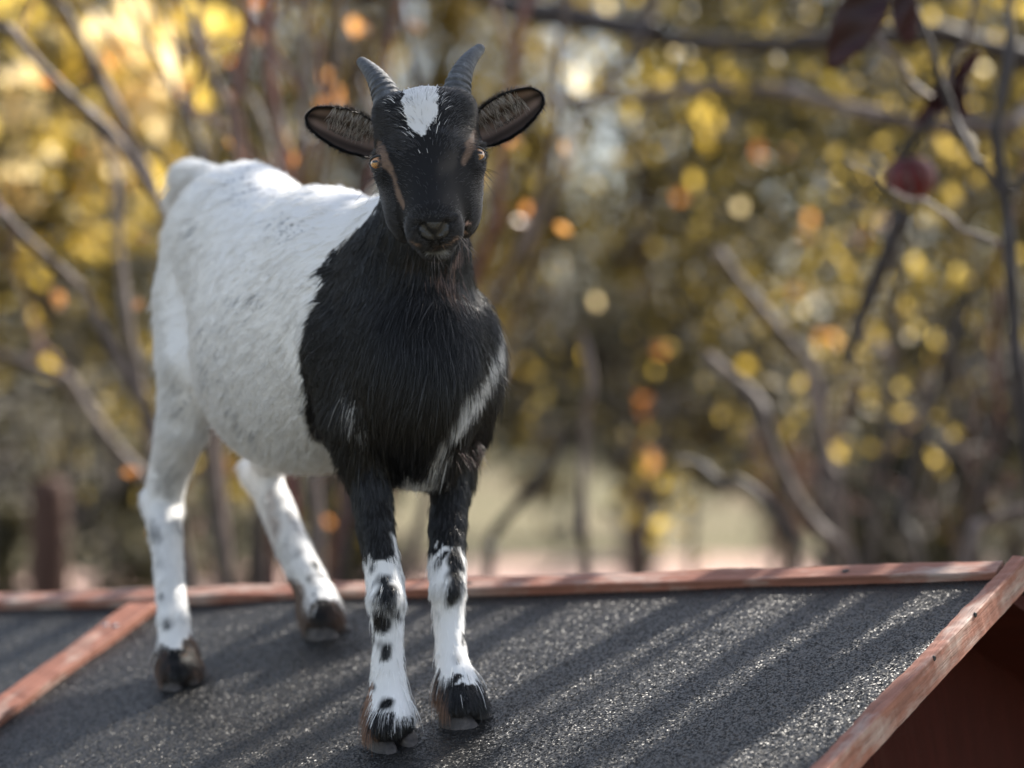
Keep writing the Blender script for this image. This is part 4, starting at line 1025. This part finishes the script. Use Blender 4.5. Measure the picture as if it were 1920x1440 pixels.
# nearer dark stem with the apple
yng = empty('apple_sapling', (.6, 2.85, 0)); tag(yng, 'young apple sapling with one thin dark stem close behind the roof at the right edge', 'apple sapling')
def ps(name, ctl, rp, mt, sd_, tipf=.6, wob=.004): return px_stem(name, ctl, rp, mt, yng, seed=sd_, tipf=tipf, wob=wob, n_=36)
b0 = P(1950, 1400, 2.95); b0[2] = 0
stem_mesh('trunk', [b0, P(1945, 1100, 2.92), P(1915, 700, 2.9), P(1885, 420, 2.9), P(1872, 250, 2.9), P(1890, 80, 2.92), P(1898, -60, 2.95)], 15 * 2.9 / FPX, m_dark, yng, wob=.004, seed=1, n_=60, tipf=.55)
ps('branch', [(1882, 370, 2.9), (1835, 300, 2.9), (1790, 220, 2.92), (1752, 130, 2.92), (1715, 20, 2.92), (1705, -50, 2.92)], 9, m_dark, 2, .6)
ps('branch', [(1872, 460, 2.9), (1800, 425, 2.9), (1720, 378, 2.9), (1650, 340, 2.9), (1590, 305, 2.9)], 7, m_grey, 3, .35)
ps('branch', [(1886, 360, 2.9), (1910, 345, 2.9), (1960, 290, 2.9)], 9, m_dark, 4, .7)
ps('branch', [(1770, 210, 3.05), (1700, 140, 3.05), (1640, 60, 3.05), (1590, -50, 3.05)], 8, m_grey, 5, .6)
ps('branch', [(1770, 180, 3.0), (1800, 90, 3.0), (1850, -40, 3.0)], 8, m_grey, 6, .6)
ps('branch', [(1700, 395, 3.3), (1665, 470, 3.3), (1625, 570, 3.32), (1590, 680, 3.32)], 20, m_trunk, 7, .45, .0012)
for k in range(7):
    x0 = 1700 + k * 8; ps('twig', [(1752, 215, 2.95), (x0 - 20 - k * 3, 290, 2.95), (1610 + k * 22, 380 + (k % 3) * 40, 2.95)], 2.2, m_dark, 20 + k, .5, .006)
def big_leaf(ctl, wpx, d, mat, parent):
    q = bez(*[P(*c) for c in ctl], 16); V, F = [], []
    for i, c in enumerate(q):
        t = i / 15; w_ = wpx * d / FPX * (math.sin(math.pi * min(1, t * .92 + .04)) ** .8) + .0004
        tg = q[min(i + 1, 15)] - q[max(i - 1, 0)]; sd2 = nrm(np.cross(tg, np.array([.15, 1, .25]))); nn2 = nrm(np.cross(tg, sd2))
        for j in range(9):
            u = j / 4 - 1; V.append(c + sd2 * u * w_ + nn2 * (abs(u) ** 1.5 * w_ * .35 + .003 * math.sin(t * 14 + u * 3)))
    for i in range(15):
        for j in range(8): F.append((i * 9 + j, i * 9 + j + 1, (i + 1) * 9 + j + 1, (i + 1) * 9 + j))
    o = link('leaf', mesh_np('leaf', V, F), mat, parent); m_ = o.modifiers.new('t', 'SOLIDIFY'); m_.thickness = .0006; return o
big_leaf([(1655, -40, 2.85), (1630, 0, 2.85), (1600, 50, 2.85), (1555, 128, 2.86)], 44, 2.85, m_mar, yng)
big_leaf([(1690, -40, 2.85), (1692, 0, 2.85), (1700, 40, 2.85), (1703, 82, 2.86)], 25, 2.85, m_mar, yng)
for k in range(22):
    a = (1770 + r_.normal() * 8, 172 + r_.normal() * 12); b = (a[0] + r_.normal() * 26, a[1] + r_.normal() * 26 + 14)
    big_leaf([(a[0], a[1], 3.02), (a[0] + 3, a[1] + 6, 3.01), (b[0] - 2, b[1] - 5, 3.01), (b[0], b[1], 3.0)], 14, 3.0, m_mar, yng)
# apple
ba = NB('red_apple_skin'); v = ba.coords((1, 1, 1)); ba.l(ba.ramp(ba.noise(v, 26, 3), [(.35, (.08, .005, .007)), (.6, (.15, .012, .014)), (.8, (.24, .07, .045))]), ba.b.inputs['Base Color']); ba.set(Roughness=.5, Specular_IOR_Level=.4)
ac = P(1708, 333, 3.12); V, F = [], []; ar = .0325
for i in range(25):
    ph = math.pi * i / 24
    for j in range(36):
        th = 2 * math.pi * j / 36; rr_ = ar * (1 - .32 * math.exp(-(ph / .38) ** 2) - .22 * math.exp(-((math.pi - ph) / .3) ** 2)) * (1 + .02 * math.cos(5 * th) * (ph > 2))
        V.append(ac + np.array([math.sin(ph) * math.cos(th) * rr_, math.sin(ph) * math.sin(th) * rr_, math.cos(ph) * rr_ * .95]))
for i in range(24):
    for j in range(36): F.append((i * 36 + j, i * 36 + (j + 1) % 36, (i + 1) * 36 + (j + 1) % 36, (i + 1) * 36 + j))
ap = link('red_apple', mesh_np('red_apple', V, F), ba.m); tag(ap, 'dark red apple hanging from the thin branches beside the dark stem', 'apple')
stem_mesh('stalk', [ac + np.array([0, 0, .017]), ac + np.array([.006, 0, .035]), P(1752, 225, 2.93)], .0011, m_dark, ap, wob=.001, seed=8, seg=6, n_=12)
# stump post on the left
bp_ = NB('old_post_wood'); v = bp_.coords((14, 14, 1.2)); bp_.l(bp_.ramp(bp_.noise(v, 6, 5, .7), [(.3, (.035, .016, .011)), (.7, (.11, .055, .038))]), bp_.b.inputs['Base Color']); bp_.set(Roughness=.85)
pc0 = P(92, 900, 5.0); V, F = tube([(pc0[0], pc0[1], z) for z in (-.02, .4, .8, 1.1, 1.27, 1.30, 1.31)], [.045, .043, .042, .041, .040, .034, .004], 18)
po_ = link('wooden_post', mesh_np('wooden_post', V, F), bp_.m); tag(po_, 'short brown wooden post standing behind the left end of the ridge', 'post')

# leaves added to catch the sun; pale ones stand for glints and sky gaps
m_pale = leaf_mat('pale_glint_leaf', [(.3, (.74, .56, .26)), (.5, (.84, .70, .40)), (.7, (.88, .80, .60))], .8, gloss=.26)
m_gold = leaf_mat('gold_leaf', [(.3, (.50, .34, .05)), (.5, (.66, .48, .10)), (.7, (.80, .62, .20))], .75, gloss=.4)
def lit(parent, spots, size, mat, seed):
    r = np.random.default_rng(seed); V, F = [], []
    for px, py, d, n_, sp in spots:
        for k in range(n_):
            c = P(px + r.normal() * sp, py + r.normal() * sp * 1.3, d + r.normal() * .08)
            hv = nrm(np.array(to_sun) + nrm(np.array([0, 0, CAMZ]) - c)); nv = nrm(hv + r.normal(size=3) * .16) if k % 3 == 0 else nrm(np.array(to_sun) * .8 + np.array([0, .5, 0]) + r.normal(size=3) * .3); a = nrm(np.cross(nv, r.normal(size=3) + np.array([2.0, 0, 0]))); b = np.cross(nv, a); z = size * r.uniform(.7, 1.15)
            i0 = len(V); V += [c - a * z * .5, c + b * z * .33 + nv * z * .06, c + a * z * .5, c - b * z * .33 + nv * z * .06, c - nv * z * .02]
            F += [(i0, i0 + 1, i0 + 4), (i0 + 1, i0 + 2, i0 + 4), (i0 + 2, i0 + 3, i0 + 4), (i0 + 3, i0, i0 + 4)]
    link('foliage', mesh_np('foliage', V, F, False), mat, parent)
SP = [o for o in COL.objects if o.name.startswith('leafy_sapling')]
lit(SP[0], [(1275, 365, 5.8, 2, 5), (1205, 770, 5.4, 3, 12), (1215, 850, 5.4, 3, 12), (1230, 650, 5.4, 2, 8)], .055, m_org, 1)
lit(SP[2], [(1420, 285, 5.6, 2, 4), (1470, 285, 5.6, 1, 4), (1510, 425, 5.6, 3, 8), (1600, 445, 5.7, 2, 10), (1660, 420, 5.7, 1, 5), (1870, 350, 5.7, 1, 5)], .055, m_org, 2)
lit(SP[0], [(1085, 140, 5.6, 3, 10), (1172, 222, 5.6, 1, 2), (1140, 20, 5.6, 2, 8), (1195, 300, 5.6, 1, 3), (1250, 268, 5.6, 1, 3), (1050, 490, 5.6, 1, 3), (1120, 565, 5.6, 2, 8), (1400, 400, 5.6, 2, 14), (1265, 90, 5.6, 4, 14)], .045, m_pale, 3)
lit(SP[3], [(1840, 100, 5.2, 3, 14), (1640, 770, 5.2, 1, 4), (1700, 630, 5.2, 1, 4), (1690, 740, 5.2, 1, 4), (1770, 640, 5.2, 1, 4)], .04, m_pale, 4)
lit(SP[5], [(40, 180, 5.4, 14, 22), (15, 300, 5.4, 16, 28), (30, 350, 5.4, 12, 18), (225, 270, 5.4, 14, 20), (290, 185, 5.4, 14, 22), (190, 90, 5.4, 10, 18), (255, 60, 5.4, 16, 30), (245, 190, 5.4, 8, 14), (310, 100, 5.4, 6, 12), (205, 310, 5.4, 8, 14)], .095, m_pale, 5)
lit(SP[5], [(60, 120, 5.8, 40, 70), (250, 160, 5.8, 60, 80), (120, 330, 5.8, 40, 70), (300, 60, 5.8, 30, 60), (20, 480, 5.8, 12, 50)], .085, m_gold, 15)
lit(SP[3], [(1700, 620, 5.4, 8, 110), (1780, 420, 5.4, 5, 80)], .04, m_gold, 16)
lit(SP[2], [(1560, 620, 5.5, 3, 20), (1480, 560, 5.5, 2, 16)], .05, m_org, 26)
lit(SP[0], [(1300, 560, 5.8, 9, 90), (1290, 130, 5.8, 9, 60), (1320, 220, 5.6, 12, 14)], .05, m_gold, 17)
lit(SP[1], [(1190, 960, 5.1, 5, 12), (1232, 1000, 5.1, 5, 12), (1210, 880, 5.1, 4, 12), (1240, 930, 5.1, 4, 10)], .04, m_gold, 18)
lit(shrub, [(620, 160, 4.4, 6, 14), (672, 50, 4.4, 2, 8), (430, 185, 3.9, 1, 2), (480, 60, 3.9, 2, 6), (475, 5, 3.9, 2, 6), (105, 560, 3.8, 2, 5), (985, 420, 4.4, 2, 10), (940, 260, 4.4, 2, 8)], .040, m_org, 6)

# tall thicket right of the shelter, outside the picture, whose upright shoots streak the roof with shade
th_ = empty('tall_thicket', (1.6, 3.6, 0)); tag(th_, 'tall thicket of upright shoots with added shading leaf clumps to the right of the shelter', 'shrub')
perp = np.array([math.cos(SUN_AZ), -math.sin(SUN_AZ), 0]); sdh = np.array([math.sin(SUN_AZ), math.cos(SUN_AZ), 0])
orig = np.array([.1, 2.0, 0])
r2 = np.random.default_rng(21)
for pp_ in np.cumsum(r2.gamma(1.5, .058, 24)) - 1.15:
    dd_ = r2.uniform(1.2, 2.2); rr_ = r2.uniform(.014, .034)
    b = orig + perp * pp_ + sdh * dd_
    while b[0] < .235 * b[1] + .10: dd_ += .1; b = orig + perp * pp_ + sdh * dd_
    tp = b + np.array([r2.normal() * .06, r2.normal() * .06, 4.3]); md2 = (b + tp) / 2 + r2.normal(size=3) * .02
    stem_mesh('shoot', [b, md2, tp], rr_, m_grey, th_, wob=.012, seed=int(abs(pp_) * 1000), n_=30, seg=8, tipf=.6)
shade_clumps = []  # unseen leaf clumps, added for broader shade on the roof
for k in range(7):
    c = orig + perp * r2.uniform(-1.0, .6) + sdh * r2.uniform(2.2, 3.0) + np.array([0, 0, r2.uniform(2.8, 4.3)]); shade_clumps.append(c + r2.normal(size=(45, 3)) * .11)
for tgt, sp_, n_ in ((np.array([-.05, 1.97, 1.58]), .065, 330), (np.array([-.02, 2.08, 1.52]), .07, 60), (np.array([-.045, 1.94, 1.565]), .06, 260)):  # clumps added out of view to keep sun off the goat's head
    shade_clumps.append(tgt + np.array(to_sun) * 2.1 + r2.normal(size=(n_, 3)) * sp_)
V, F = leaves_np(np.concatenate(shade_clumps), .04, seed=99); link('foliage', mesh_np('foliage', V, F, False), m_grn, th_)
